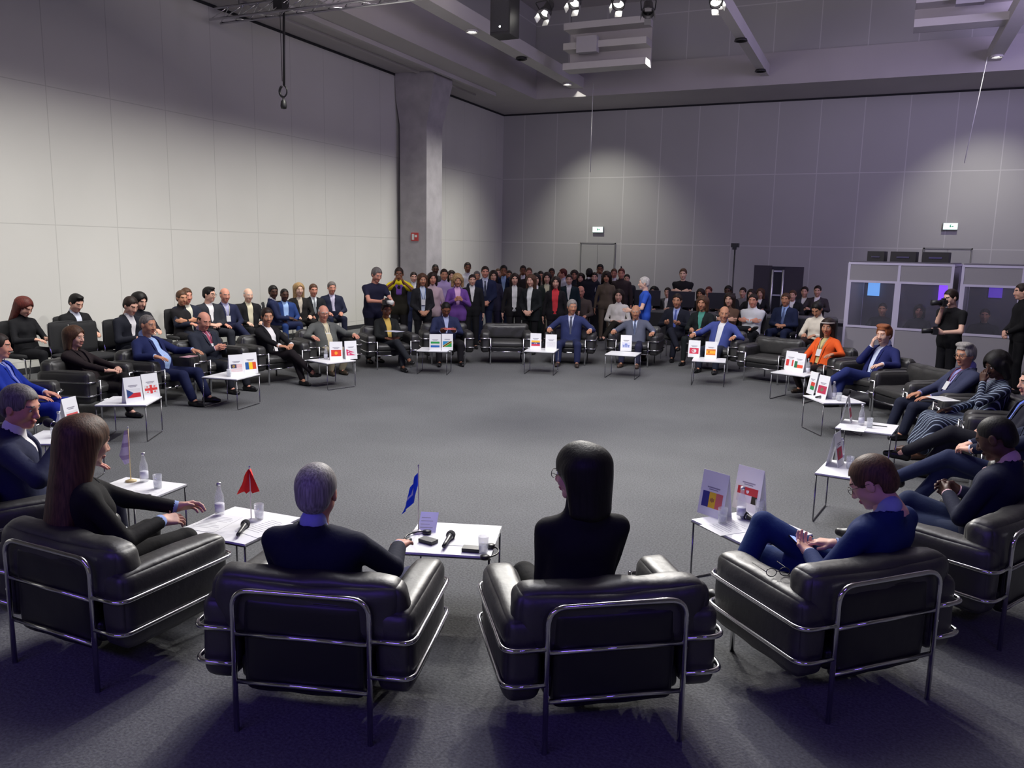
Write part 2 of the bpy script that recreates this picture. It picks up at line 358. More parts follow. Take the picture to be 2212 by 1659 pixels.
# ------------------------------------------------------------------ smooth solid bodies
class Field:
    def __init__(s, lo, hi, h):
        s.lo = np.array(lo, float); s.h = h
        s.n = np.maximum(((np.array(hi)-s.lo)/h).astype(int)+2, 4)
        s.F = np.full(s.n, 9.0, dtype=np.float32)
    def _sl(s, lo, hi, m):
        a = np.clip(np.floor((np.array(lo)-m-s.lo)/s.h).astype(int), 0, s.n)
        b = np.clip(np.ceil((np.array(hi)+m-s.lo)/s.h).astype(int)+1, 0, s.n)
        if np.any(b <= a): return None, None
        ax = [s.lo[i]+s.h*np.arange(a[i], b[i]) for i in range(3)]
        P = np.stack(np.meshgrid(*ax, indexing='ij'), -1).astype(np.float32)
        return tuple(slice(a[i], b[i]) for i in range(3)), P
    def _join(s, sl, d, k):
        A = s.F[sl]
        if k <= 0: s.F[sl] = np.minimum(A, d); return
        hh = np.maximum(k-np.abs(A-d), 0)/k
        s.F[sl] = np.minimum(A, d)-hh*hh*k*0.25
    def cone(s, a, b, ra, rb, k=0.02, cut=False):
        a = np.array(a, float); b = np.array(b, float); rm = max(ra, rb)
        sl, P = s._sl(np.minimum(a, b)-rm, np.maximum(a, b)+rm, k+2*s.h)
        if sl is None: return s
        ba = (b-a); L = max(float(ba@ba), 1e-10); t = np.clip((P-a)@ba/L, 0, 1)
        d = np.linalg.norm(P-a-t[..., None]*ba, axis=-1)-(ra+(rb-ra)*t)
        return s._apply(sl, d, k, cut)
    def ell(s, c, r, k=0.02, R=None, cut=False):
        c = np.array(c, float); r = np.array(r, float); rm = r.max()
        sl, P = s._sl(c-rm, c+rm, k+2*s.h)
        if sl is None: return s
        q = (P-c)
        if R is not None: q = q@R            # R columns = local axes
        k0 = np.linalg.norm(q/r, axis=-1); k1 = np.linalg.norm(q/(r*r), axis=-1)+1e-9
        return s._apply(sl, k0*(k0-1)/k1, k, cut)
    def _apply(s, sl, d, k, cut):
        if not cut: s._join(sl, d, k); return s
        A = s.F[sl]; hh = np.maximum(k-np.abs(A+d), 0)/max(k, 1e-9)
        s.F[sl] = np.maximum(A, -d)+hh*hh*k*0.25
        return s
    def carve(s, fn):
        ax = [s.lo[i]+s.h*np.arange(s.n[i]) for i in range(3)]
        P = np.stack(np.meshgrid(*ax, indexing='ij'), -1)
        s.F = np.maximum(s.F, -fn(P)).astype(np.float32); return s
    def value(s, p):
        i = np.clip(((np.array(p)-s.lo)/s.h).round().astype(int), 0, s.n-1); return float(s.F[tuple(i)])
    def mesh(s):
        F = s.F; neg = F < 0
        n = s.n
        c = [neg[i:n[0]-1+i, j:n[1]-1+j, k:n[2]-1+k] for i in (0, 1) for j in (0, 1) for k in (0, 1)]
        cnt = sum(x.astype(np.int8) for x in c); act = (cnt > 0) & (cnt < 8)
        I = np.argwhere(act)
        if len(I) == 0: return np.zeros((0, 3)), np.zeros((0, 4), int)
        ids = np.full(act.shape, -1, dtype=np.int64); ids[act] = np.arange(len(I))
        offs = [(i, j, k) for i in (0, 1) for j in (0, 1) for k in (0, 1)]
        val = {o: F[I[:, 0]+o[0], I[:, 1]+o[1], I[:, 2]+o[2]] for o in offs}
        acc = np.zeros((len(I), 3)); num = np.zeros(len(I))
        for o in offs:
            for ax in range(3):
                if o[ax] == 1: continue
                o2 = list(o); o2[ax] = 1; o2 = tuple(o2)
                a, b = val[o], val[o2]; m = (a < 0) != (b < 0)
                t = np.where(m, a/np.where(m, a-b, 1), 0)
                p = np.tile(np.array(o, float), (len(I), 1)); p[:, ax] = t
                acc += p*m[:, None]; num += m
        V = (I+acc/num[:, None])*s.h+s.lo
        Fs = []
        for ax in range(3):
            a1, a2 = (ax+1) % 3, (ax+2) % 3
            sl0 = [slice(None)]*3; sl1 = [slice(None)]*3
            sl0[ax] = slice(0, -1); sl1[ax] = slice(1, None)
            for a in (a1, a2): sl0[a] = slice(1, -1); sl1[a] = slice(1, -1)
            A = neg[tuple(sl0)]; B = neg[tuple(sl1)]
            E = np.argwhere(A != B)
            if len(E) == 0: continue
            fl = A[E[:, 0], E[:, 1], E[:, 2]]
            base = E.copy(); base[:, a1] += 1; base[:, a2] += 1
            def cid(d1, d2):
                q = base.copy(); q[:, a1] += d1; q[:, a2] += d2; return ids[q[:, 0], q[:, 1], q[:, 2]]
            q = np.stack([cid(-1, -1), cid(0, -1), cid(0, 0), cid(-1, 0)], 1)
            q[~fl] = q[~fl][:, ::-1]
            Fs.append(q)
        Q = np.concatenate(Fs); Q = Q[(Q >= 0).all(1)]
        return V, Q

def np_mesh(name, parts, mis=None):
    """one mesh from (V, quads) parts"""
    Vs, Qs, Ms, o = [], [], [], 0
    for i, (V, Q) in enumerate(parts):
        Vs.append(V); Qs.append(Q+o); o += len(V)
        Ms.append(np.zeros(len(Q), np.int32) if mis is None or mis[i] is None else mis[i])
    V = np.concatenate(Vs).astype(np.float32); Q = np.concatenate(Qs).astype(np.int32); M = np.concatenate(Ms)
    me = bpy.data.meshes.new(name)
    me.vertices.add(len(V)); me.vertices.foreach_set('co', V.ravel())
    me.loops.add(Q.size); me.loops.foreach_set('vertex_index', Q.ravel())
    me.polygons.add(len(Q)); me.polygons.foreach_set('loop_start', np.arange(0, Q.size, 4, dtype=np.int32))
    try: me.polygons.foreach_set('loop_total', np.full(len(Q), 4, np.int32))
    except Exception: pass
    me.polygons.foreach_set('use_smooth', np.ones(len(Q), bool)); me.polygons.foreach_set('material_index', M.astype(np.int32))
    me.update(calc_edges=True); me.validate()
    return me
# ------------------------------------------------------------------ people
def V3(*a): return np.array(a, float)
def nrm(v): return v/(np.linalg.norm(v)+1e-9)
def rotm(yaw=0, pitch=0, roll=0):
    """yaw to the person's own left, pitch down, roll to the right shoulder (degrees)"""
    a, b, c = [math.radians(t) for t in (yaw, pitch, roll)]
    Rz = np.array([[math.cos(a), -math.sin(a), 0], [math.sin(a), math.cos(a), 0], [0, 0, 1]])
    Rx = np.array([[1, 0, 0], [0, math.cos(b), math.sin(b)], [0, -math.sin(b), math.cos(b)]])
    Ry = np.array([[math.cos(c), 0, math.sin(c)], [0, 1, 0], [-math.sin(c), 0, math.cos(c)]])
    return Rz@Rx@Ry

HH = {0: 0.0055, 1: 0.0085, 2: 0.0125}
HB = {0: 0.011, 1: 0.016, 2: 0.022}
_cache = {}
def head_geo(fem, lod):
    k = ('head', fem, lod)
    if k in _cache: return _cache[k]
    h = HH[lod]; f = Field((-0.11, -0.13, -0.19), (0.11, 0.14, 0.135), h)
    f.ell((0, -0.012, 0.03), (0.074, 0.094, 0.086), 0)
    jw = 0.9 if fem else 1.0
    f.cone((0, 0.03, -0.015), (0, 0.045, -0.078), 0.060*jw, 0.036*jw, 0.04)
    for s in (-1, 1):
        f.ell((s*0.036, 0.055, -0.03), (0.026, 0.026, 0.028), 0.02)
        f.ell((s*0.046*jw, 0.012, -0.06), (0.020, 0.03, 0.026), 0.03)
    f.ell((0, 0.066, -0.097), (0.022*jw, 0.018, 0.015), 0.02)
    f.cone((-0.03, 0.078, 0.020), (0.03, 0.078, 0.020), 0.013, 0.013, 0.015)
    for s in (-1, 1): f.ell((s*0.030, 0.097, 0.0), (0.017, 0.012, 0.011), 0.012, cut=True)
    f.cone((0, 0.084, 0.008), (0, 0.106, -0.034), 0.008, 0.0125, 0.012)
    for s in (-1, 1): f.ell((s*0.012, 0.095, -0.038), (0.009, 0.010, 0.008), 0.008)
    f.ell((0, 0.086, -0.063), (0.024, 0.012, 0.006), 0.008)
    f.ell((0, 0.084, -0.073), (0.019, 0.012, 0.006), 0.008)
    for s in (-1, 1):
        f.ell((s*0.078, -0.008, -0.008), (0.010, 0.020, 0.032), 0.008)
        if lod == 0: f.ell((s*0.089, -0.004, -0.004), (0.006, 0.011, 0.018), 0.004, cut=True)
    f.cone((0, -0.012, -0.06), (0, -0.03, -0.17), 0.052*jw, 0.052*jw, 0.03)
    V, Q = f.mesh(); c = V[Q].mean(1); mi = np.zeros(len(Q), np.int32)
    lips = (abs(c[:, 0]) < 0.025) & (c[:, 1] > 0.082) & (c[:, 2] < -0.056) & (c[:, 2] > -0.081)
    brow = (abs(c[:, 0]) > 0.012) & (abs(c[:, 0]) < 0.052) & (c[:, 1] > 0.06) & (abs(c[:, 2]-0.024) < max(0.005, h*0.55))
    mi[lips] = 1; mi[brow] = 2
    _cache[k] = (V, Q, mi); return _cache[k]

def hair_geo(style, lod):
    k = ('hair', style, lod)
    if k in _cache: return _cache[k]
    h = HH[lod]*1.1; lo = (-0.17, -0.20, -0.50) if style in ('long', 'straight') else (-0.16, -0.17, -0.24)
    f = Field(lo, (0.17, 0.15, 0.19), h)
    t = {'buzz': 0.005, 'short': 0.011, 'grey': 0.012, 'fringe': 0.006, 'quiff': 0.012, 'bob': 0.020, 'lob': 0.018, 'long': 0.016, 'straight': 0.016,
         'curly': 0.034, 'bun': 0.010, 'hijab': 0.02, 'afro': 0.05, 'fluffy': 0.018}[style]
    f.ell((0, -0.014, 0.03), (0.074+t, 0.094+t, 0.086+t), 0)
    f.ell((0, -0.055, -0.02), (0.06+t*0.8, 0.05+t*0.8, 0.055+t*0.5), 0.02)
    if style == 'quiff': f.ell((0, 0.045, 0.105), (0.055, 0.045, 0.022), 0.02)
    if style == 'fluffy':
        for s in (-1, 0, 1): f.ell((s*0.045, 0.02, 0.11), (0.04, 0.06, 0.028), 0.02)
    if style in ('bob', 'lob', 'long', 'straight'):
        L = {'bob': -0.13, 'lob': -0.15, 'long': -0.27, 'straight': -0.40}[style]; wb = {'bob': 0.070, 'lob': 0.070, 'long': 0.072, 'straight': 0.082}[style]
        for s in (-1, 1):
            f.cone((s*0.068, -0.005, 0.02), (s*0.080, -0.02, max(L, -0.17)), 0.030, 0.024, 0.03)
            f.cone((s*0.045, -0.055, 0.03), (s*wb*0.8, -0.065, L), 0.055, 0.034, 0.05)
            f.cone((s*0.020, -0.07, 0.03), (s*wb*0.3, -0.078, L), 0.055, 0.036, 0.05)
    if style == 'bun': f.ell((0, -0.115, 0.06), (0.038, 0.036, 0.036), 0.012)
    if style in ('curly', 'afro'):
        rnd = random.Random(5)
        for _ in range(26):
            a = rnd.uniform(0, 6.28); b = rnd.uniform(-0.3, 1.4)
            f.ell((math.cos(a)*math.cos(b)*0.10, -0.02+math.sin(a)*math.cos(b)*0.10, 0.02+math.sin(b)*0.10), (0.026,)*3, 0.012)
        if style == 'curly':
            for s in (-1, 1): f.cone((s*0.085, -0.01, 0.0), (s*0.10, -0.02, -0.11), 0.04, 0.032, 0.03)
    def faceout(P):
        x, y, z = P[..., 0], P[..., 1], P[..., 2]
        # open oval in front of the face
        o = np.sqrt((x/0.066)**2+((z+0.040)/0.105)**2)-1; o = o*0.06
        d = np.maximum(o, 0.020-y)
        if style in ('buzz', 'short', 'grey', 'fringe', 'quiff', 'fluffy', 'bun', 'afro'):
            ear = np.maximum(np.maximum(0.0-z*1.0-0.02+0.0*x, -0.035-y), 0.055-np.abs(x))     # clear around the ears
            low = (z+0.075+np.clip(-y, 0, 0.1)*0.25)                                          # nape line
            d = np.minimum(d, np.maximum(np.maximum(z+0.010, -0.045-y), 0.05-np.abs(x)))
            d = np.minimum(d, low)
            front = np.maximum(z-0.062+(0.0 if style != 'fringe' else -0.2), 0.062-y)         # forehead
            d = np.minimum(d, front)
        if style == 'fringe':                                                                # bald on top
            d = np.minimum(d, np.maximum(0.052-z-np.clip(-y-0.02, 0, 1)*0.3, -0.2-y))
            d = np.minimum(d, 0.030-y)
        return d
    f.carve(faceout)
    V, Q = f.mesh(); _cache[k] = (V, Q); return _cache[k]

def hand_geo(kind, side, lod):
    """wrist at the origin, fingers along +y, palm towards -z; right hand has its thumb on -x"""
    k = ('hand', kind, side, lod)
    if k in _cache: return _cache[k]
    h = {0: 0.0042, 1: 0.007, 2: 0.011}[lod]; c = {'relaxed': 0.32, 'fist': 0.95, 'flat': 0.10, 'hold': 0.62, 'type': 0.45}[kind]
    tx = -1.0 if side > 0 else 1.0
    mr = max(0.0, h*0.72)
    f = Field((-0.085, -0.05, -0.10), (0.085, 0.21, 0.06), h)
    d = V3(0, 1, 0); n = V3(0, 0, -1); s = V3(tx, 0, 0)
    f.cone((0, -0.04, 0), (0, 0.01, 0), 0.027, 0.025, 0.0)
    fing = [(0.030, 0.088, 0.078, 0.0088), (0.010, 0.092, 0.086, 0.0092), (-0.011, 0.088, 0.080, 0.0086), (-0.030, 0.078, 0.062, 0.0078)]
    for off, base, L, r in fing:
        r = max(r, mr); b = d*base+s*off*1.05
        f.cone(s*off*0.55, b, 0.018, 0.0125, 0.014)
        p = b; a = 0
        for seg, da in ((0.45, 0.62), (0.31, 1.45), (0.24, 2.15)):
            a = c*da; dr = d*math.cos(a)+n*math.sin(a)+s*(off*0.9)*(1-c*0.7)
            q = p+nrm(dr)*L*seg; f.cone(p, q, r, r*0.93, 0.004); p = q
    r = max(0.0105, mr); p = d*0.022+s*0.024; q = p+nrm(d*0.72+s*0.62+n*0.35)*0.042
    f.cone(p*0.6, p, 0.016, 0.015, 0.012); f.cone(p, q, 0.0135, r, 0.010)
    q2 = q+nrm(d*0.95+s*(0.18-0.6*c)+n*0.3)*0.032; f.cone(q, q2, r, r*0.88, 0.004)
    V, Q = f.mesh(); _cache[k] = (V, Q); return _cache[k]

def ik(S, W, l1, l2, pole):
    d = W-S; L = np.linalg.norm(d); 
    if L > (l1+l2)*0.995: W = S+d/L*(l1+l2)*0.995; d = W-S; L = np.linalg.norm(d)
    a = (l1*l1-l2*l2+L*L)/(2*L); hgt = math.sqrt(max(l1*l1-a*a, 0)); u = d/L
    p = pole-u*(pole@u); p = nrm(p)
    return S+u*a+p*hgt, W

def skeleton(P):
    """joints in the person's own space: x right, y forward, z up, origin on the floor under the pelvis"""
    fem = P.get('fem', False); sit = P.get('sit', None); J = {}
    lean = math.radians(P.get('lean', 12 if sit else 0)); side = math.radians(P.get('side', 0)); tw = math.radians(P.get('twist', 0))
    pz = (sit+0.10) if sit else (0.90 if fem else 0.94)
    J['pel'] = V3(0, 0, pz)
    U = nrm(V3(math.sin(side), -math.sin(lean), math.cos(lean)*math.cos(side)))
    Rv = V3(math.cos(tw), math.sin(tw), 0); Rv = nrm(Rv-U*(Rv@U)); Fv = np.cross(U, Rv)
    J['U'], J['R'], J['F'] = U, Rv, Fv
    J['nb'] = J['pel']+U*0.50
    sw = P.get('sw', 0.165 if fem else 0.195)
    for s in (-1, 1): J['sh', s] = J['pel']+U*0.425+Rv*s*sw
    Rh = rotm(P.get('hyaw', 0)+math.degrees(tw), P.get('hpitch', 5), P.get('hroll', 0)); J['Rh'] = Rh
    fwd = P.get('neckf', 0.02+0.10*math.sin(max(lean, 0)))
    J['hc'] = J['nb']+V3(U[0]*0.5, U[1]*0.4, 1)*0.075+V3(0, fwd, 0)+Rh@V3(0, 0.012, 0.095)
    # legs
    legs = P.get('legs', 'sit' if sit else 'stand'); hw = 0.088
    for s in (-1, 1):
        hp = J['pel']+V3(s*hw, 0.0, -0.015)
        if legs == 'sit':
            kx = P.get('knee', 0.15); af = P.get('foot', 0.50); ax = P.get('ankle', kx)
            J['kn', s] = V3(s*kx, 0.46, pz+0.005); J['an', s] = V3(s*ax, af, 0.085)
        elif legs == 'tuck':
            J['kn', s] = V3(s*0.13, 0.45, pz+0.01); J['an', s] = V3(s*0.10, 0.30, 0.085)
        elif legs in ('crossR', 'crossL'):
            top = 1 if legs == 'crossR' else -1
            if s == top: J['kn', s] = V3(s*-0.02, 0.46, pz+P.get('lift', 0.115)); J['an', s] = V3(-s*0.20, 0.66, 0.30)
            else: J['kn', s] = V3(s*0.10, 0.46, pz-0.005); J['an', s] = V3(s*0.09, 0.56, 0.085)
        elif legs in ('longR', 'longL'):                          # crossed and stretched forward
            top = 1 if legs == 'longR' else -1
            if s == top: J['kn', s] = V3(-s*0.01, 0.46, pz+0.09); J['an', s] = V3(-s*0.10, 0.84, 0.22)
            else: J['kn', s] = V3(s*0.08, 0.46, pz-0.01); J['an', s] = V3(s*0.05, 0.66, 0.085)
        elif legs in ('figR', 'figL'):                            # ankle on the other knee
            top = 1 if legs == 'figR' else -1
            if s == top: J['kn', s] = V3(s*0.26, 0.40, pz+0.10); J['an', s] = V3(-s*0.12, 0.48, pz+0.14)
            else: J['kn', s] = V3(s*0.12, 0.46, pz); J['an', s] = V3(s*0.12, 0.50, 0.085)
        else:
            J['kn', s] = V3(s*0.095, 0.02, pz*0.53); J['an', s] = V3(s*P.get('stance', 0.10), -0.01, 0.085)
        if ('kneeR' if s > 0 else 'kneeL') in P: J['kn', s] = V3(*P['kneeR' if s > 0 else 'kneeL'])
        if ('footR' if s > 0 else 'footL') in P: J['an', s] = V3(*P['footR' if s > 0 else 'footL'])
        J['hp', s] = hp
    # arms
    arms = P.get('arms', 'thighs' if sit else 'down')
    pr = {
        'thighs': (V3(0.13, 0.26, pz+0.13), V3(-0.15, 1, -0.15), V3(0, 0, -1), 'relaxed'),
        'lap':    (V3(0.085, 0.20, pz+0.14), V3(-0.9, 0.5, -0.1), V3(0, -0.5, -0.8), 'hold'),
        'knee':   (V3(0.10, 0.36, pz+0.19), V3(-0.8, 0.7, -0.1), V3(0, -0.2, -1), 'hold'),
        'rests':  (V3(0.37, 0.24, 0.645), V3(-0.05, 1, -0.1), V3(0, 0, -1), 'relaxed'),
        'tips':   (V3(0.07, 0.24, pz+0.24), V3(-0.6, 0.8, 0.2), V3(-1, 0, 0), 'hold'),
        'type':   (V3(0.09, 0.30, pz+0.20), V3(-0.3, 1, -0.1), V3(0, 0, -1), 'type'),
        'read':   (V3(0.13, 0.30, pz+0.24), V3(-0.4, 1, 0.2), V3(-0.6, 0, 0.6), 'hold'),
        'down':   (V3(0.27, 0.03, pz-0.13), V3(0, 0.15, -1), V3(-1, 0, 0), 'relaxed'),
        'front':  (V3(0.07, 0.20, pz+0.02), V3(-0.8, 0.3, -0.5), V3(0, -1, -0.2), 'hold'),
        'camera': (V3(0.09, 0.28, pz+0.52), V3(-0.4, 0.5, 0.8), V3(-0.8, 0, 0), 'hold'),
        'chin':   (V3(0.05, 0.16, pz+0.46), V3(-0.2, 0.0, 1), V3(-0.6, -0.8, 0), 'hold'),
        'phone':  (V3(0.07, 0.30, pz+0.20), V3(-0.5, 0.9, 0.2), V3(-0.2, -0.3, 0.9), 'hold'),
        'chest':  (V3(0.07, 0.22, pz+0.27), V3(-0.6, 0.6, 0.4), V3(-0.6, -0.6, 0), 'hold'),
        'folded': (V3(-0.06, 0.17, pz+0.27), V3(-1, 0.1, 0.05), V3(0, -1, 0), 'relaxed'),
        'table':  (V3(0.16, 0.34, pz+0.25), V3(-0.4, 1, 0), V3(0, 0, -1), 'relaxed'),
    }
    for s in (-1, 1):
        a = P.get('armR' if s > 0 else 'armL', arms)
        if isinstance(a, str): wr, hd, pn, kind = pr[a]; wr = wr*[s, 1, 1]; hd = hd*[s, 1, 1]; pn = pn*[s, 1, 1]
        else: wr, hd, pn, kind = V3(*a[0]), V3(*a[1]), V3(*a[2]), a[3]
        if isinstance(a, str) and a not in ('rests', 'thighs', 'knee', 'lap'): wr = wr+V3(0, -math.sin(lean)*(wr[2]-pz)*0.8, 0)
        pole = V3(s*P.get('elbow', 0.8), -0.55, -0.7)
        E, W = ik(J['sh', s], wr, 0.285, 0.255, pole)
        J['el', s], J['wr', s] = E, W
        hd = nrm(hd); pn = nrm(pn-hd*(pn@hd)); J['hand', s] = (W, hd, pn, kind)
    return J

def torso(f, J, P, inf, low=True, k=0.05):
    U, Rv, Fv = J['U'], J['R'], J['F']; p = J['pel']; fem = P.get('fem', False); bulk = P.get('bulk', 0.0)
    if fem: prof = [(0.0, 0.085, 0.098), (0.17, 0.050, 0.086), (0.34, 0.066, 0.092)]
    else: prof = [(0.0, 0.080, 0.100), (0.17, 0.066, 0.098), (0.36, 0.085, 0.104)]
    for (h0, x0, r0), (h1, x1, r1) in zip(prof, prof[1:]):
        for s in (-1, 1): f.cone(p+U*h0+Rv*s*x0, p+U*h1+Rv*s*x1, r0+inf+bulk*0.5, r1+inf+bulk*0.4, k)
        f.cone(p+U*h0, p+U*h1, r0+inf, r1+inf, k)
    if bulk > 0: f.ell(p+U*0.14+Fv*(0.03+bulk*0.6), (0.13+bulk, 0.10+bulk, 0.14), 0.05)
    for s in (-1, 1):
        sh = J['sh', s]; f.cone(p+U*0.39+Rv*s*0.05, sh-Rv*s*0.03-U*0.01, 0.085+inf, 0.048+inf, k)
        f.cone(J['nb']-U*0.025, sh-Rv*s*0.03, 0.050+inf*0.6, 0.040+inf, 0.03)
        if fem: f.ell(p+U*0.30+Rv*s*0.062+Fv*0.075, (0.05+inf*0.5,)*3, 0.04)
def arm(f, J, s, r, t0=0.0, t1=1.0, k=0.02):
    S_, E_, W_ = J['sh', s], J['el', s], J['wr', s]
    f.cone(S_, E_ if t1 > 0.5 else S_+(E_-S_)*t1*2, r[0], r[1], k)
    if t1 > 0.5: f.cone(E_, E_+(W_-E_)*(t1-0.5)*2, r[1], r[2], 0.012)
def leg(f, J, s, r, k=0.03, t1=1.0):
    f.cone(J['hp', s], J['kn', s], r[0], r[1], k); 
    if t1 > 0: f.cone(J['kn', s], J['kn', s]+(J['an', s]-J['kn', s])*t1, r[1], r[2], 0.015)
def bounds(J, keys, m):
    pts = np.array([J[k] for k in keys]); return pts.min(0)-m, pts.max(0)+m
def wrinkle(V, amp, seed):
    r = random.Random(seed); d = np.zeros(len(V))
    for _ in range(5):
        w_ = np.array([r.uniform(-28, 28), r.uniform(-28, 28), r.uniform(-34, 34)]); d += np.sin(V@w_+r.uniform(0, 6.3))
    c = V.mean(0); n = V-c; n /= (np.linalg.norm(n, axis=1)[:, None]+1e-6)
    return V+n*(d*amp/5)[:, None]

SKIN = {'light': S(222, 172, 150), 'fair': S(232, 188, 165), 'tan': S(196, 140, 110), 'brown': S(128, 82, 60), 'dark': S(78, 50, 38), 'ruddy': S(214, 150, 128)}
HAIRC = {'black': S(20, 17, 17), 'dark': S(42, 30, 26), 'brown': S(84, 58, 42), 'auburn': S(92, 40, 34), 'blond': S(170, 138, 96), 'grey': S(150, 145, 142), 'white': S(205, 200, 196), 'red': S(150, 88, 54), 'salt': S(110, 104, 102)}
def M_SKIN(c): return mat('skin', SKIN[c], 0.55, bump=0.05, bscale=120, spec=0.4)
def M_LIP(c): b = SKIN[c]; return mat('lips', (b[0]*0.75, b[1]*0.48, b[2]*0.50), 0.5)
def M_HAIR(c):
    key = ('hairmat', c)
    if key in _mats: return _mats[key]
    m = bpy.data.materials.new('hair'); m.use_nodes = True; nt = m.node_tree; b = nt.nodes['Principled BSDF']; b.inputs['Roughness'].default_value = 0.55; b.inputs['Specular IOR Level'].default_value = 0.3
    tc = nt.nodes.new('ShaderNodeTexCoord'); mp = nt.nodes.new('ShaderNodeMapping'); mp.inputs['Scale'].default_value = (110, 110, 7)
    n = nt.nodes.new('ShaderNodeTexNoise'); n.inputs['Scale'].default_value = 1.0; n.inputs['Detail'].default_value = 3
    nt.links.new(tc.outputs['Object'], mp.inputs[0]); nt.links.new(mp.outputs[0], n.inputs['Vector'])
    r = nt.nodes.new('ShaderNodeValToRGB'); r.color_ramp.elements[0].position = 0.35; r.color_ramp.elements[1].position = 0.68
    r.color_ramp.elements[0].color = (*[x*0.55 for x in HAIRC[c]], 1); r.color_ramp.elements[1].color = (*[min(1, x*1.35) for x in HAIRC[c]], 1)
    nt.links.new(n.outputs['Fac'], r.inputs[0]); nt.links.new(r.outputs[0], b.inputs['Base Color'])
    bp = nt.nodes.new('ShaderNodeBump'); bp.inputs['Strength'].default_value = 0.5; bp.inputs['Distance'].default_value = 0.004
    nt.links.new(n.outputs['Fac'], bp.inputs['Height']); nt.links.new(bp.outputs['Normal'], b.inputs['Normal'])
    _mats[key] = m; return m
def M_CLOTH(c, r=0.85): return mat('cloth', c, r, bump=0.18, bscale=45, spec=0.25, var=0.06, vscale=8)
def M_STRIPE(c1, c2, scale=18.0, ang=0.3):
    key = ('stripe', c1, c2, scale, ang)
    if key in _mats: return _mats[key]
    m = bpy.data.materials.new('striped_cloth'); m.use_nodes = True; nt = m.node_tree; b = nt.nodes['Principled BSDF']; b.inputs['Roughness'].default_value = 0.8
    tc = nt.nodes.new('ShaderNodeTexCoord'); mp = nt.nodes.new('ShaderNodeMapping'); mp.inputs['Rotation'].default_value = (0.2, ang, 0.4)
    w_ = nt.nodes.new('ShaderNodeTexWave'); w_.inputs['Scale'].default_value = scale; w_.inputs['Distortion'].default_value = 0.4; w_.inputs['Detail'].default_value = 1
    r = nt.nodes.new('ShaderNodeValToRGB'); r.color_ramp.elements[0].position = 0.86; r.color_ramp.elements[1].position = 0.93
    r.color_ramp.elements[0].color = (*c1, 1); r.color_ramp.elements[1].color = (*c2, 1)
    nt.links.new(tc.outputs['Object'], mp.inputs[0]); nt.links.new(mp.outputs[0], w_.inputs['Vector']); nt.links.new(w_.outputs['Color'], r.inputs[0]); nt.links.new(r.outputs[0], b.inputs['Base Color'])
    _mats[key] = m; return m
NAVY, BLACK, CHAR, WHITE, LBLUE = S(30, 36, 66), S(20, 20, 23), S(48, 50, 56), S(232, 230, 232), S(176, 196, 232)
BLUE, DKBLUE, GREY = S(36, 58, 150), S(26, 30, 52), S(92, 96, 104)
_pn = [0]
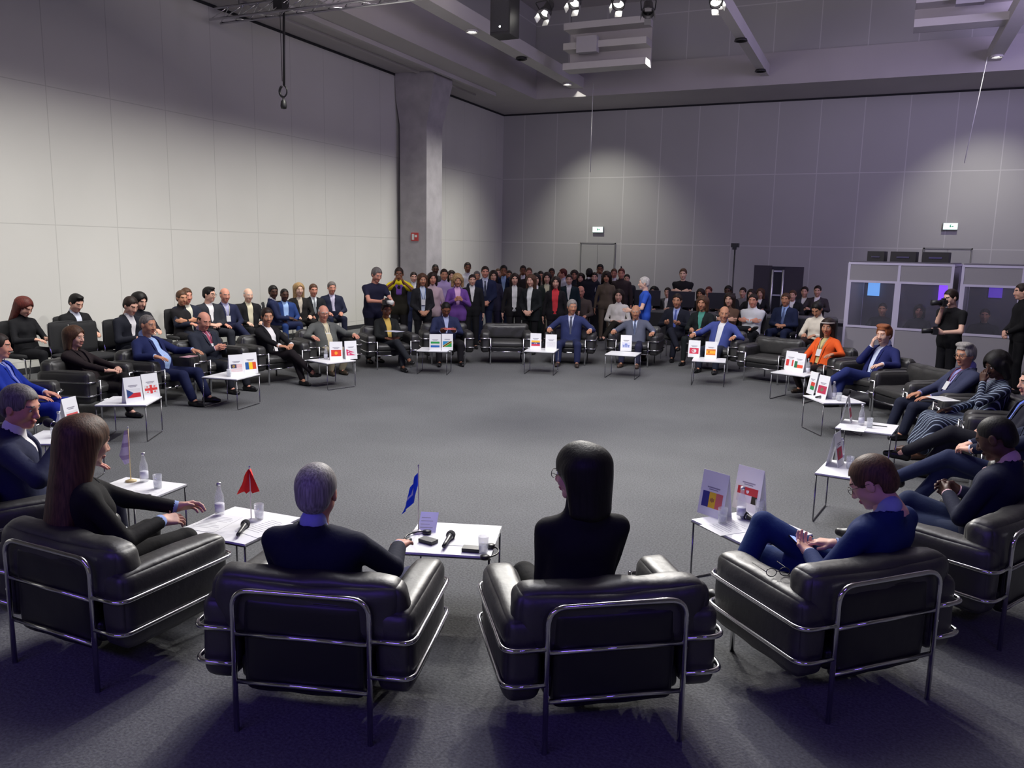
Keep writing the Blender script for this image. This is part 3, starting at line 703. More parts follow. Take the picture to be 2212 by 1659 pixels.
def person(label, loc, face, group=None, lod=1, skin='light', hair='short', hc='dark', top='suit', tc=NAVY, shirt=WHITE, tie=None, bottom=None, shoes=BLACK, glasses=False, lanyard=None, sc=1.0, scale_head=1.0, socks=None, **P):
    """builds one clothed figure; face = direction faced, degrees in the plan"""
    _pn[0] += 1; seed = _pn[0]
    J = skeleton(P); fem = P.get('fem', False); sit = P.get('sit', None); h = HB[lod]; hb = h*1.25
    bottom = bottom if bottom is not None else tc
    def fld(keys, m, hh): lo, hi = bounds(J, keys, m); return Field(lo, hi, hh)
    ARM = [('sh', 1), ('sh', -1), ('el', 1), ('el', -1), ('wr', 1), ('wr', -1)]; LEG = [('hp', 1), ('hp', -1), ('kn', 1), ('kn', -1), ('an', 1), ('an', -1)]
    Rh = J['Rh']
    # ---- body: one surface for skin
    bare = P.get('bare', top == 'tee'); barelegs = P.get('barelegs', False)
    hs = h if (bare or barelegs) else h*1.5
    f = fld(['pel', 'nb', 'hc']+ARM+LEG, 0.14, hs)
    torso(f, J, P, -0.020); f.cone(J['nb']-J['U']*0.03, J['hc']+Rh@V3(0, -0.02, -0.06), 0.058 if not fem else 0.047, 0.052 if not fem else 0.043, 0.02)
    for s in (-1, 1):
        arm(f, J, s, (0.046, 0.038, 0.027) if not fem else (0.040, 0.033, 0.024)); leg(f, J, s, (0.070, 0.050, 0.036))
        if barelegs or True: f.cone(J['an', s], J['an', s]+V3(0, 0.05, -0.03), 0.034, 0.028, 0.01)
    V, Q = f.mesh(); parts = [(V, Q)]; mis = [None]
    hV, hQ, hM = head_geo(fem, lod); shd = 1.05*scale_head*np.array(P.get('face', (1, 1, 1)))
    parts.append(((hV*shd)@Rh.T+J['hc'], hQ)); mis.append(hM)
    for s in (-1, 1):
        W_, hd, pn, kind = J['hand', s]; V, Q = hand_geo(kind, s, lod)
        side_ = np.cross(hd, -pn)                      # local x for y=hd, z=-pn
        B = np.stack([side_, hd, -pn], 1); parts.append(((V*(0.93 if fem else 1.02))@B.T+W_, Q)); mis.append(None)
    me = np_mesh('person', parts, mis)
    o = link('person', me, [M_SKIN(skin), M_LIP(skin), M_HAIR(hc)])
    o.location = loc; o.rotation_euler = (0, 0, math.radians(face-90)); o.scale = (sc,)*3
    tag(o, label, 'person', group)
    def child(nm, V, Q, m, lab=None):
        if len(Q) == 0: return None
        c = link(nm, np_mesh(nm, [(V, Q)]), m, o)
        if lab: c['label'] = lab
        return c
    amp = 0.0035 if lod == 0 else 0.002
    # ---- hair
    if hair != 'none':
        hV2, hQ2 = hair_geo(hair, lod); child('hair', (hV2*shd)@Rh.T+J['hc'], hQ2, M_HAIR(hc))
    U, Rv, Fv = J['U'], J['R'], J['F']
    # ---- upper clothing
    def tcoord(Pt):
        q = Pt-J['pel']; return q@U, q@Rv, q@Fv
    slen = {'tee': 0.27, 'sleeveless': 0.0}.get(top, P.get('sleeve', 0.97))
    if top in ('suit', 'blazer', 'coat'):
        # shirt or blouse seen in the opening
        f = fld(['pel', 'nb']+[('sh', 1), ('sh', -1)], 0.17, h)
        torso(f, J, P, 0.000); f.cone(J['nb']-U*0.03, J['nb']+U*0.045+V3(0, 0.008, 0), 0.068 if not fem else 0.056, 0.061 if not fem else 0.048, 0.015)
        Fs = f; V, Q = f.mesh(); sh_o = child('shirt' if not fem else 'blouse', V, Q, M_CLOTH(shirt, 0.8))
        f = fld(['pel', 'nb']+ARM, 0.18, h)
        torso(f, J, P, 0.016)
        for s in (-1, 1): arm(f, J, s, (0.061, 0.053, 0.043) if not fem else (0.053, 0.046, 0.038), t1=0.95)
        f.cone(J['nb']-U*0.05, J['nb']+U*0.012-Fv*0.01, 0.085, 0.068, 0.03)
        if sit is None or top == 'coat':
            for s in (-1, 1): f.cone(J['hp', s], J['hp', s]+(J['kn', s]-J['hp', s])*(0.25 if top != 'coat' else 0.9), 0.112, 0.105, 0.04)
        h0 = P.get('button', 0.16); wtop = P.get('vee', 0.062); wlow = P.get('veelow', 0.010)
        def vee(Pt):
            a, l, fr = tcoord(Pt); wdt = wlow+(wtop-wlow)*np.clip((a-h0)/(0.52-h0), 0, 1)
            return np.maximum(np.maximum(np.abs(l)-wdt, h0-a), np.maximum(np.maximum(a-0.66, 0.01-fr), fr-0.165-P.get('bulk', 0)*1.5))
        f.carve(vee)
        def hollow(Pt):                      # neck hole so the shirt collar shows behind
            a, l, fr = tcoord(Pt); return np.maximum(np.sqrt(l**2+(fr-0.005)**2)-0.058, 0.49-a)
        f.carve(hollow)
        V, Q = f.mesh(); jk = child('jacket' if top != 'coat' else 'coat', wrinkle(V, amp, seed), Q, P.get('tmat') or M_CLOTH(tc))
        if tie is not None:
            pts = []
            for a in np.linspace(0.475, max(h0-0.02, 0.06), 7):
                b = J['pel']+U*a; d = 0.02
                while d < 0.30 and Fs.value(b+Fv*d) < 0: d += 0.004
                pts.append(b+Fv*(d+0.004))
            tb = MB(); n = len(pts); Vv = []; Ff = []
            for i, p_ in enumerate(pts):
                wd = 0.020 if i == 0 else (0.014 if i == 1 else 0.016+0.016*i/n); th = 0.012 if i == 0 else 0.006
                for (sx, sf) in ((-1, 0), (-0.5, 1), (0.5, 1), (1, 0)): Vv.append(tuple(p_+Rv*sx*wd+Fv*sf*th))
            for i in range(n-1):
                for k_ in range(3): Ff.append((i*4+k_, i*4+k_+1, (i+1)*4+k_+1, (i+1)*4+k_))
            link('tie', raw('tie', Vv, Ff), mat('tie_cloth', tie, 0.55, bump=0.1, bscale=200), o)
        if lod <= 1 and not fem or P.get('cuffs'):
            for s in (-1, 1):
                E_, W_ = J['el', s], J['wr', s]; d = nrm(W_-E_); b = MB(); b.tube([W_-d*0.05, W_+d*0.004], [0.037, 0.036], 14); b.build('shirt_cuff', M_CLOTH(shirt, 0.8), o)
        if lod == 1 and not P.get('nolapel'):
            for s in (-1, 1):
                Vv = []
                for a, wd in ((0.50, 0.030), (0.40, 0.052), (0.30, 0.040), (h0+0.01, 0.006)):
                    t = np.clip((a-h0)/(0.52-h0), 0, 1); inner = wlow+(wtop-wlow)*t
                    for l in (inner, inner+wd):
                        b = J['pel']+U*a+Rv*s*l; d = 0.0
                        while d < 0.30 and f.value(b+Fv*d) < (0.0 if l > inner else -1) : d += 0.004
                        b2 = J['pel']+U*a+Rv*s*(inner+0.012); d2 = 0.0
                        while d2 < 0.30 and f.value(b2+Fv*d2) < 0: d2 += 0.004
                        Vv.append(tuple(b+Fv*(max(d if l > inner else d2, 0.02)+0.006)))
                Ff = [(0, 1, 3, 2), (2, 3, 5, 4), (4, 5, 7, 6)]
                if s > 0: Ff = [tuple(reversed(q)) for q in Ff]
                link('lapel', raw('lapel', Vv, Ff, False), P.get('tmat') or M_CLOTH(tc), jk)
    else:
        nm = {'tee': 't_shirt', 'sweater': 'sweater', 'dress': 'dress', 'shirt': 'shirt', 'hoodie': 'sweater', 'blouse': 'blouse'}.get(top, 'shirt')
        keys = ['pel', 'nb']+ARM
        long_ = top == 'dress'
        if long_: keys = keys+LEG
        f = fld(keys, 0.18, h); torso(f, J, P, 0.010 if top != 'hoodie' else 0.02)
        rr = (0.060, 0.050, 0.040) if not fem else (0.052, 0.043, 0.035)
        for s in (-1, 1): arm(f, J, s, rr, t1=slen)
        if top in ('shirt', 'blouse', 'sweater', 'hoodie'): f.cone(J['nb']-U*0.03, J['nb']+U*(0.03 if top != 'hoodie' else 0.04), 0.072, 0.066 if top != 'hoodie' else 0.08, 0.02)
        if P.get('turtle'): f.cone(J['nb']-U*0.02, J['nb']+U*0.075+V3(0, 0.015, 0), 0.085, 0.075, 0.02)
        if sit is None:
            for s in (-1, 1): f.cone(J['hp', s], J['hp', s]+(J['kn', s]-J['hp', s])*0.15, 0.105, 0.10, 0.04)
        if long_:
            L = P.get('skirt', 0.9)
            for s in (-1, 1):
                f.cone(J['hp', s], J['kn', s], 0.11, 0.085, 0.06)
                f.cone(J['kn', s], J['kn', s]+(J['an', s]-J['kn', s])*L, 0.085, 0.075, 0.06)
            mk = (J['kn', 1]+J['kn', -1])/2; mh = (J['hp', 1]+J['hp', -1])/2; ma = mk+((J['an', 1]+J['an', -1])/2-mk)*L
            f.cone(mh, mk, 0.10, 0.08, 0.06); f.cone(mk, ma, 0.08, 0.08, 0.06)
        V, Q = f.mesh(); child(nm, wrinkle(V, amp, seed), Q, P.get('tmat') or M_CLOTH(tc))
    # ---- lower clothing
    if top != 'dress':
        if P.get('skirtlen'):
            f = fld(['pel']+LEG, 0.15, h); L = P['skirtlen']
            for s in (-1, 1):
                f.cone(J['hp', s], J['kn', s], 0.108, 0.085, 0.05); f.cone(J['kn', s], J['kn', s]+(J['an', s]-J['kn', s])*L, 0.085, 0.09, 0.05)
            mk = (J['kn', 1]+J['kn', -1])/2; mh = (J['hp', 1]+J['hp', -1])/2; f.cone(mh, mk, 0.11, 0.09, 0.05)
            f.cone(mk, mk+((J['an', 1]+J['an', -1])/2-mk)*L, 0.09, 0.09, 0.05)
            V, Q = f.mesh(); child('skirt', wrinkle(V, amp, seed+1), Q, P.get('bmat') or M_CLOTH(bottom))
        else:
            f = fld(['pel']+LEG, 0.15, h)
            for s in (-1, 1):
                leg(f, J, s, (0.098, 0.069, 0.055) if not fem else (0.094, 0.064, 0.046), t1=0.93); f.ell(J['pel']+V3(s*0.05, -0.01, 0.02), (0.10, 0.115, 0.10), 0.04)
            V, Q = f.mesh(); child('trousers', wrinkle(V, amp, seed+1), Q, P.get('bmat') or M_CLOTH(bottom))
    # ---- shoes
    for s in (-1, 1):
        A = J['an', s]; K = J['kn', s]; sd = nrm(A-K)
        flat = A[2] < 0.12
        d = V3(s*0.12, 1, 0) if flat else nrm(V3(0, 1, 0)*0.55+sd*0.25+V3(0, 0, 0.25)+(V3(-s*0.6, 0, 0.2) if 'fig' in str(P.get('legs')) else 0)); d = nrm(d)
        up = V3(0, 0, 1) if flat else nrm(-sd-d*((-sd)@d)); hs = HH[lod]*1.25
        a = A-up*0.045-d*0.035; b = A-up*0.05+d*0.09; c = A-up*0.056+d*0.155
        lo = np.minimum(np.minimum(a, b), c)-0.09; hi = np.maximum(np.maximum(a, b), c)+0.09
        f = Field(lo, hi, hs); rs = 0.9 if fem else 1.0
        f.cone(a, b, 0.036*rs, 0.040*rs, 0); f.cone(b, c, 0.038*rs, 0.028*rs, 0.02); f.cone(a, A-d*0.01, 0.036*rs, 0.038*rs, 0.02)
        f.carve(lambda Pt: (Pt-A)@up+0.084)
        V, Q = f.mesh(); child('shoe', V, Q, mat('shoe_leather', shoes, 0.35))
    # ---- face details
    if lod <= 1:
        for s in (-1, 1):
            b = MB(); fr = Rh@V3(0, 1, 0); c = J['hc']+Rh@(V3(s*0.030, 0.0755, 0.0)*shd)
            b.lathe([(0.0125*math.sin(t), 0.0125*math.cos(t)) for t in np.linspace(math.pi*0.55, 0.42, 5)], c, 10, 0, axis=fr)
            b.lathe([(0.0127*math.sin(t), 0.0127*math.cos(t)) for t in np.linspace(0.42, 0.001, 3)], c, 10, 1, axis=fr)
            b.build('eye', [mat('eye_white', (0.62, 0.60, 0.58), 0.3), mat('iris_dark', (0.02, 0.015, 0.012), 0.25)], o)
    if glasses:
        b = MB(); r0 = 0.0016 if lod == 0 else 0.0022; T = lambda v: J['hc']+Rh@(V3(*v)*shd)
        for s in (-1, 1):
            b.tube([T((s*0.031+0.024*math.cos(t), 0.104-0.004*abs(math.cos(t)), -0.002+0.018*math.sin(t))) for t in np.linspace(0, 2*math.pi, 17)[:-1]], r0, 6, closed=True)
            b.tube([T((s*0.055, 0.10, 0.004)), T((s*0.078, 0.06, 0.004)), T((s*0.084, -0.01, 0.002)), T((s*0.082, -0.03, -0.012))], r0, 6)
        b.tube([T((-0.008, 0.106, 0.003)), T((0.008, 0.106, 0.003))], r0, 6)
        b.build('glasses', mat('dark_spectacle_frame', (0.02, 0.015, 0.015), 0.3), o)
    if lanyard is not None:
        f2 = MB(); top_ = J['nb']+U*0.02; pts = []
        for s in (-1, 1):
            q = [top_+Rv*s*0.065]
            for a in (0.44, 0.36, 0.27):
                b_ = J['pel']+U*a+Rv*s*(0.065*(a-0.2)/0.3); q.append(b_+Fv*(0.130 if a < 0.4 else 0.105))
            f2.tube(q, 0.005, 6)
        c = J['pel']+U*0.21+Fv*0.135; f2.obox(c, Rv*0.04, U*0.055, Fv*0.002, 1)
        f2.build('lanyard', [mat('lanyard_cloth', lanyard, 0.7), mat('badge_card', (0.75, 0.75, 0.75), 0.4)], o)
    return o, J

def hold_point(o, J, s, off=(0, 0.07, -0.02)):
    """world point in the hand, off = (side, along fingers, out of the back of the hand)"""
    W_, hd, pn, kind = J['hand', s]; sd = np.cross(hd, -pn)
    p = W_+sd*off[0]+hd*off[1]-pn*off[2]
    bpy.context.view_layer.update()
    return o.matrix_world@Vector(p)
# ------------------------------------------------------------------ furniture
M_LEATH = mat('black_leather', (0.026, 0.025, 0.024), 0.47, bump=0.35, bscale=20, spec=0.9)
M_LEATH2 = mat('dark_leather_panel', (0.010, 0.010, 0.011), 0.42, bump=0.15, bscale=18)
M_CHROME = mat('chrome_tube', (0.72, 0.72, 0.74), 0.10, 1.0)
M_TOP = mat('white_laminate', (0.93, 0.93, 0.95), 0.35)
M_STEEL = mat('dark_steel_rod', (0.25, 0.25, 0.27), 0.25, 1.0)

def make_armchair():
    t = empty('tubular_armchair', (0, 0, 0)); r = 0.0125
    # back frame: hoop from foot to foot with two cross bars
    hoop = fillet([(-0.302, 0, 0), (-0.302, 0, 0.655), (0.302, 0, 0.655), (0.302, 0, 0)], 0.085, 8)
    bf = MB().tube(hoop, r, 12).build('back_frame', M_CHROME, t)
    for z in (0.455, 0.235): MB().tube([(-0.302, 0.004, z), (0.302, 0.004, z)], 0.0105, 12).build('cross_bar', M_CHROME, t)
    for s in (-1, 1):
        for z in (0.475, 0.315):
            MB().tube(fillet([(s*0.302, 0, z), (s*0.487, 0, z), (s*0.487, 0.715, z), (s*0.302, 0.715, z)], 0.07, 7), 0.0115, 10).build('side_rail', M_CHROME, t)
        MB().tube(fillet([(s*0.302, 0.715, 0), (s*0.302, 0.715, 0.485)], 0.02), r, 12).build('front_leg', M_CHROME, t)
        arm_ = cushion('armrest', 0.080, 0.325, 0.185, 0.045, M_LEATH, t, (s*0.392, 0.362, 0.405), puff=0.010, wr=0.006, seed=7+s)
    MB().tube([(-0.302, 0.715, 0.235), (0.302, 0.715, 0.235)], 0.0105, 10).build('front_bar', M_CHROME, t)
    cushion('seat_base', 0.300, 0.33, 0.055, 0.03, M_LEATH2, t, (0, 0.375, 0.275), puff=0.004, seed=3)
    cushion('seat_cushion', 0.305, 0.285, 0.055, 0.045, M_LEATH, t, (0, 0.43, 0.37), puff=0.014, wr=0.006, seed=4)
    cushion('back_panel', 0.265, 0.03, 0.21, 0.025, M_LEATH2, t, (0, 0.05, 0.40), puff=0.006, seed=5)
    cushion('back_cushion', 0.425, 0.088, 0.150, 0.072, M_LEATH, t, (0, 0.125, 0.565), puff=0.012, wr=0.016, seed=6, n=20, sag=0.018)
    return t
chair0 = make_armchair(); _used = [False]
def armchair(x, y, face, label, group='tubular armchairs in the ring'):
    o = chair0 if not _used[0] else copy_tree(chair0); _used[0] = True
    o.location = (x, y, 0); o.rotation_euler = (0, 0, math.radians(face-90)); tag(o, label, 'armchair', group)
    return o

def make_table():
    t = empty('side_table', (0, 0, 0))
    top = MB().box(-0.26, 0.26, -0.26, 0.26, 0.392, 0.404).build('tabletop', M_TOP, t)
    MB().box(-0.262, 0.262, -0.262, 0.262, 0.384, 0.3918).build('edge_frame', M_STEEL, t)
    for s in (-1, 1):
        MB().tube(fillet([(s*0.25, -0.25, 0.385), (s*0.25, -0.25, 0.007), (s*0.25, 0.25, 0.007), (s*0.25, 0.25, 0.385)], 0.02, 4), 0.006, 8).build('leg', M_STEEL, t)
    return t
table0 = make_table(); _usedt = [False]
def side_table(x, y, rot, label, sx=1.0):
    o = table0 if not _usedt[0] else copy_tree(table0); _usedt[0] = True
    o.location = (x, y, 0); o.rotation_euler = (0, 0, math.radians(rot)); o.scale = (sx, 1, 1)
    tag(o, label, 'side table', 'white side tables between the armchairs'); return o
TT = 0.404
M_CARD = mat('white_card', (0.92, 0.92, 0.94), 0.5)

# ---- printed flags: function of u, v -> colour index
def flag_print(fn, cols, wdt, hgt, nx=30, ny=20):
    b = MB(); V = []; 
    for j in range(ny+1):
        for i in range(nx+1): V.append(((i/nx-0.5)*wdt, 0, (j/ny-0.5)*hgt))
    n0 = len(b.v); b.v += V
    for j in range(ny):
        for i in range(nx):
            b.f.append((j*(nx+1)+i, j*(nx+1)+i+1, (j+1)*(nx+1)+i+1, (j+1)*(nx+1)+i)); b.mi.append(fn((i+0.5)/nx, (j+0.5)/ny)); b.sm.append(False)
    return b, [mat('print_ink', c, 0.5) for c in cols]
RED, YEL, GRN, BLU, WHT, BLK, ORG, PNK = S(206, 32, 48), S(250, 205, 40), S(30, 150, 70), S(28, 60, 150), (0.8, 0.8, 0.82), S(18, 18, 18), S(240, 130, 30), S(215, 60, 110)
hstr = lambda *hs: (lambda u, v: next(i for i, h in enumerate(hs) if v <= h+1e-6))
vstr = lambda *hs: (lambda u, v: next(i for i, h in enumerate(hs) if u <= h+1e-6))
def f_czech(u, v): return 2 if u < 0.5-abs(v-0.5) else (0 if v < 0.5 else 1)
def f_georgia(u, v):
    if abs(u-0.5) < 0.09 or abs(v-0.5) < 0.13: return 0
    for cu in (0.22, 0.78):
        for cv in (0.2, 0.8):
            if (abs(u-cu) < 0.03 and abs(v-cv) < 0.11) or (abs(v-cv) < 0.045 and abs(u-cu) < 0.075): return 0
    return 1
def f_canton(u, v):
    if u < 0.5 and v > 0.45:
        d = math.hypot((u-0.25)*1.5, v-0.72); return 2 if 0.07 < d < 0.15 else 1
    return 0 if int(v*14) % 2 == 0 else 3
def f_romania(u, v): return 0 if u < 0.333 else (1 if u < 0.667 else 2)
def f_sun(u, v):
    d = math.hypot((u-0.5)*1.5, v-0.5); return 1 if d < 0.20 or (d < 0.28 and int(math.atan2(v-0.5, (u-0.5)*1.5)*20/6.283) % 2 == 0) else 0
def f_nepal(u, v):
    return 1 if (v > 0.45 and u < 0.9-(v-0.45)*1.45) or (v <= 0.5 and u < 0.15+(0.5-v)*0+0.8-v*1.4+0.1) else 0
def f_nepal2(u, v):
    up = v > 0.45 and u < (1-v)*1.6; lo = v <= 0.62 and u < (0.62-v)*1.5+0.05
    if not (up or lo): return 0
    if math.hypot((u-0.2)*1.2, v-0.63) < 0.08 or math.hypot((u-0.25)*1.2, v-0.25) < 0.10: return 0
    return 1
def f_tanz(u, v):
    d = (v-u); return 2 if abs(d) < 0.12 else (3 if abs(d) < 0.2 else (0 if d > 0 else 1))
def f_venez(u, v):
    if 0.36 < v < 0.64 and 0.08 < math.hypot(u-0.5, v-0.38) < 0.2 and int(u*22) % 2 == 0: return 3
    return 0 if v > 0.667 else (1 if v > 0.333 else 2)
def f_emblem(u, v):
    d = math.hypot(u-0.5, v-0.66)
    if d < 0.16 and abs(u-0.5) < 0.16: return 1
    for cu in (0.2, 0.4, 0.6, 0.8):
        if abs(u-cu) < 0.07 and v < 0.55-abs(u-0.5)*0.3 and v > 0.1: return 1
    return 1 if abs(v-0.5) < 0.05 and abs(u-0.5) < 0.42 else 0
def f_cross(u, v):
    d = math.hypot((u-0.5)*1.3, v-0.5)
    if d < 0.33: return 0 if (math.hypot((u-0.47)*1.3, v-0.5) < 0.22 and math.hypot((u-0.55)*1.3, v-0.5) > 0.16) else 1
    return 0
def f_spain(u, v): return 0 if (v < 0.25 or v > 0.75) else (2 if 0.22 < u < 0.36 and 0.35 < v < 0.65 else 1)
def f_peru(u, v): return 0 if u < 0.33 or u > 0.67 else 1
def f_tri(u, v): return 2 if u < 0.33 else (0 if v < 0.5 else 1)
def f_seal(u, v):
    d = math.hypot((u-0.5)*1.5, v-0.5); return 1 if 0.16 < d < 0.3 and int(math.atan2(v-0.5, u-0.5)*3) % 2 == 0 else 0
def f_chad(u, v):
    if 0.40 < u < 0.6 and 0.35 < v < 0.68 and math.hypot(u-0.5, v-0.5) < 0.13: return 3
    return 0 if u < 0.34 else (1 if u < 0.67 else 2)
def f_topred(u, v):
    if v > 0.5: return 1 if math.hypot((u-0.5)*1.5, v-0.72) > 0.10 else 2
    return 2 if u < 0.72 else 3
FLAGS = {
 'czech': (f_czech, [RED, WHT, S(40, 70, 130)], 'flag of white over red with a blue triangle'), 'georgia': (f_georgia, [S(225, 60, 60), WHT], 'flag with red crosses on white'),
 'malaysia': (f_canton, [S(235, 170, 170), S(60, 55, 90), YEL, WHT], 'flag of fine red stripes with a dark canton'), 'romania': (f_romania, [S(30, 90, 160), YEL, S(226, 80, 40)], 'flag of blue, yellow and red uprights'),
 'kyrgyz': (f_sun, [S(226, 60, 40), S(245, 160, 40)], 'red flag with a yellow sun'), 'nepal': (f_nepal2, [WHT, PNK], 'pink red double pennant'),
 'sierra': (hstr(0.333, 0.667, 1), [S(20, 100, 190), WHT, S(20, 160, 70)], 'flag of green, white and blue bands'), 'tanzania': (f_tanz, [S(30, 140, 200), S(30, 160, 80), BLK, YEL], 'green and blue flag with a black diagonal'),
 'venezuela': (f_venez, [S(250, 190, 50), S(50, 60, 130), S(210, 40, 70), WHT], 'flag of yellow, blue and red bands'), 'plain': (f_seal, [WHT, S(225, 215, 228)], 'faint round seal'),
 'mayors': (f_emblem, [S(225, 226, 245), S(130, 145, 205)], 'pale blue emblem'), 'tunisia': (f_cross, [S(215, 50, 80), WHT], 'red flag with a white disc'),
 'spain': (f_spain, [S(225, 120, 30), S(250, 180, 40), S(180, 60, 40)], 'flag of orange and yellow bands'), 'peru': (f_peru, [S(215, 60, 60), WHT], 'flag of red and white uprights'),
 'tri': (f_tri, [S(230, 80, 50), WHT, S(40, 110, 70)], 'flag of orange, white and green'), 'madag': (f_tri, [S(40, 140, 80), S(220, 70, 60), WHT], 'flag of white, red and green'),
 'redcrest': (f_sun, [S(190, 55, 85), S(120, 110, 90)], 'dull red flag with a crest'), 'rainbow': (hstr(0.2, 0.4, 0.6, 0.8, 1.0), [S(40, 170, 70), YEL, S(240, 140, 60), S(220, 90, 90), WHT], 'flag of rainbow bands'),
 'chad': (f_chad, [S(50, 48, 140), S(246, 200, 50), S(225, 110, 110), S(180, 120, 60)], 'flag of blue, yellow and red uprights'), 'egypt': (f_topred, [WHT, S(200, 40, 60), S(225, 220, 235), BLK], 'flag of red over white and black'),
}
def card(x, y, face, flag, label, z=TT, w_=0.19, h_=0.27, side=1):
    """folded card standing on a table with a flag printed on it; face = direction the print faces"""
    t = empty('name_card', (x, y, z), math.radians(face+90)); tag(t, label, 'name card', 'name cards with printed flags on the side tables')
    b = MB(); d = 0.05; th = 0.0015
    for s in (-1, 1):
        V = [(-w_/2, s*d, 0), (w_/2, s*d, 0), (w_/2, 0.001*s, h_), (-w_/2, 0.001*s, h_)]
        V += [(vx, vy-s*th, vz) for vx, vy, vz in V]
        b.add(V, [(0, 1, 2, 3), (7, 6, 5, 4), (0, 4, 5, 1), (1, 5, 6, 2), (2, 6, 7, 3), (3, 7, 4, 0)])
    b.build('folded_card', M_CARD, t)
    fn, cols, dsc = FLAGS[flag]; ang = math.atan2(d, h_)
    for s in ((-1, 1) if side == 2 else (-1,)):
        fb, ms = flag_print(fn, cols, w_*0.78, w_*0.50)
        fo = fb.build('printed_flag', ms, t); zc = 0.105; yy = -d*(1-zc/h_)-0.0016
        if s < 0: fo.location = (0, yy, zc); fo.rotation_euler = (-ang, 0, 0)
        else: fo.location = (0, -yy, zc); fo.rotation_euler = (-ang, 0, math.pi)
        fo['label'] = dsc
        tb = MB().box(-0.05, 0.05, -0.0004, 0.0004, -0.004, 0.004, 0).box(-0.035, 0.035, -0.0004, 0.0004, -0.016, -0.010, 0)
        to = tb.build('printed_text', mat('grey_print', (0.35, 0.33, 0.4), 0.6), t); zc = 0.185; yy = -d*(1-zc/h_)-0.0018
        if s < 0: to.location = (0, yy, zc); to.rotation_euler = (-ang, 0, 0)
        else: to.location = (0, -yy, zc); to.rotation_euler = (-ang, 0, math.pi)
    return t

# ---- small things on the tables
M_GLASS = mat('clear_glass', (0.85, 0.87, 0.92), 0.04, spec=0.9, alpha=0.28)
M_WATER = mat('plastic_label', (0.72, 0.72, 0.80), 0.4)
M_BLKP = mat('black_plastic', (0.015, 0.015, 0.018), 0.4)
def make_bottle():
    t = empty('water_bottle', (0, 0, 0))
    MB().lathe([(0.001, 0), (0.027, 0.0), (0.029, 0.006), (0.029, 0.10), (0.027, 0.125), (0.014, 0.165), (0.0125, 0.19), (0.0125, 0.20), (0, 0.20)], n=18).build('glass_body', M_GLASS, t)
    MB().lathe([(0.0296, 0.025), (0.0296, 0.075)], n=18).build('label_band', M_WATER, t)
    MB().lathe([(0.0145, 0.192), (0.0145, 0.212), (0, 0.213)], n=14).build('cap', mat('silver_cap', (0.6, 0.6, 0.65), 0.3, 0.8), t)
    return t
def make_glass():
    t = empty('drinking_glass', (0, 0, 0))
    MB().lathe([(0.001, 0.001), (0.026, 0.001), (0.031, 0.10), (0.0295, 0.10), (0.025, 0.008), (0.001, 0.008)], n=18).build('tumbler', M_GLASS, t)
    MB().lathe([(0.001, 0.0085), (0.0248, 0.0085), (0.0272, 0.05), (0, 0.05)], n=16).build('water', mat('water', (0.8, 0.84, 0.9), 0.02, alpha=0.3), t)
    return t
def make_mic():
    t = empty('microphone', (0, 0, 0))          # lies along +y, head at +y
    MB().lathe([(0.001, 0), (0.011, 0.002), (0.012, 0.05), (0.014, 0.12), (0.018, 0.15), (0.018, 0.155)], (0, 0, 0.021), 14, axis=(0, 1, 0.0)).build('handle', M_BLKP, t)
    MB().lathe([(0.0195, 0.153), (0.0195, 0.160)], (0, 0, 0.021), 14, axis=(0, 1, 0)).build('ring', mat('silver_ring', (0.6, 0.6, 0.62), 0.25, 1.0), t)
    MB().lathe([(0.018, 0.158), (0.025, 0.170), (0.028, 0.185), (0.026, 0.203), (0.016, 0.215), (0, 0.218)], (0, 0, 0.021), 16, axis=(0, 1, 0)).build('grille', mat('dark_foam', (0.03, 0.03, 0.035), 0.9, bump=1.0, bscale=400), t)
    return t
def make_receiver():
    t = empty('interpretation_headset', (0, 0, 0))
    MB().box(-0.03, 0.03, -0.05, 0.05, 0.001, 0.022).build('receiver', M_BLKP, t)
    b = MB().tube([(0.09*math.cos(a)+0.02, 0.07*math.sin(a)+0.09, 0.012) for a in np.linspace(0.2, 2.95, 12)], 0.005, 8); b.build('headband', M_BLKP, t)
    for s in (-1, 1): MB().lathe([(0.001, 0), (0.026, 0), (0.026, 0.018), (0.001, 0.02)], (0.02+s*0.088, 0.10, 0.002), 14).build('ear_pad', M_BLKP, t)
    return t
_proto = {}
def place(kind, x, y, rot, label, z=TT, sc=1.0):
    mk = {'bottle': (make_bottle, 'water bottle', 'small water bottles on the tables'), 'glass': (make_glass, 'drinking glass', 'drinking glasses on the tables'),
          'mic': (make_mic, 'microphone', 'black microphones on the tables'), 'headset': (make_receiver, 'headset', 'headsets on the tables')}[kind]
    if kind not in _proto: o = _proto[kind] = mk[0]()
    else: o = copy_tree(_proto[kind])
    o.rotation_mode = 'XYZ'; o.location = (x, y, z+0.0005); o.rotation_euler = (0, 0, math.radians(rot)); o.scale = (sc,)*3
    tag(o, label, mk[1], mk[2]); return o
def paper(x, y, rot, label, w_=0.21, h_=0.297, z=TT+0.0008, col=(0.82, 0.82, 0.83), lines=True, th=0.001):
    b = MB().box(-w_/2, w_/2, -h_/2, h_/2, 0, th)
    o = b.build('paper_sheet', mat('paper', col, 0.7)); o.location = (x, y, z); o.rotation_euler = (0, 0, math.radians(rot)); tag(o, label, 'paper')
    if lines:
        lb = MB(); rnd = random.Random(int(x*97+y*31))
        for i in range(9):
            yy = h_/2-0.045-i*0.024; L = w_*rnd.uniform(0.45, 0.8)
            lb.box(-w_*0.4, -w_*0.4+L, yy, yy+0.004, th, th+0.0004)
        lb.build('printed_lines', mat('grey_print', (0.35, 0.33, 0.4), 0.6), o)
    return o
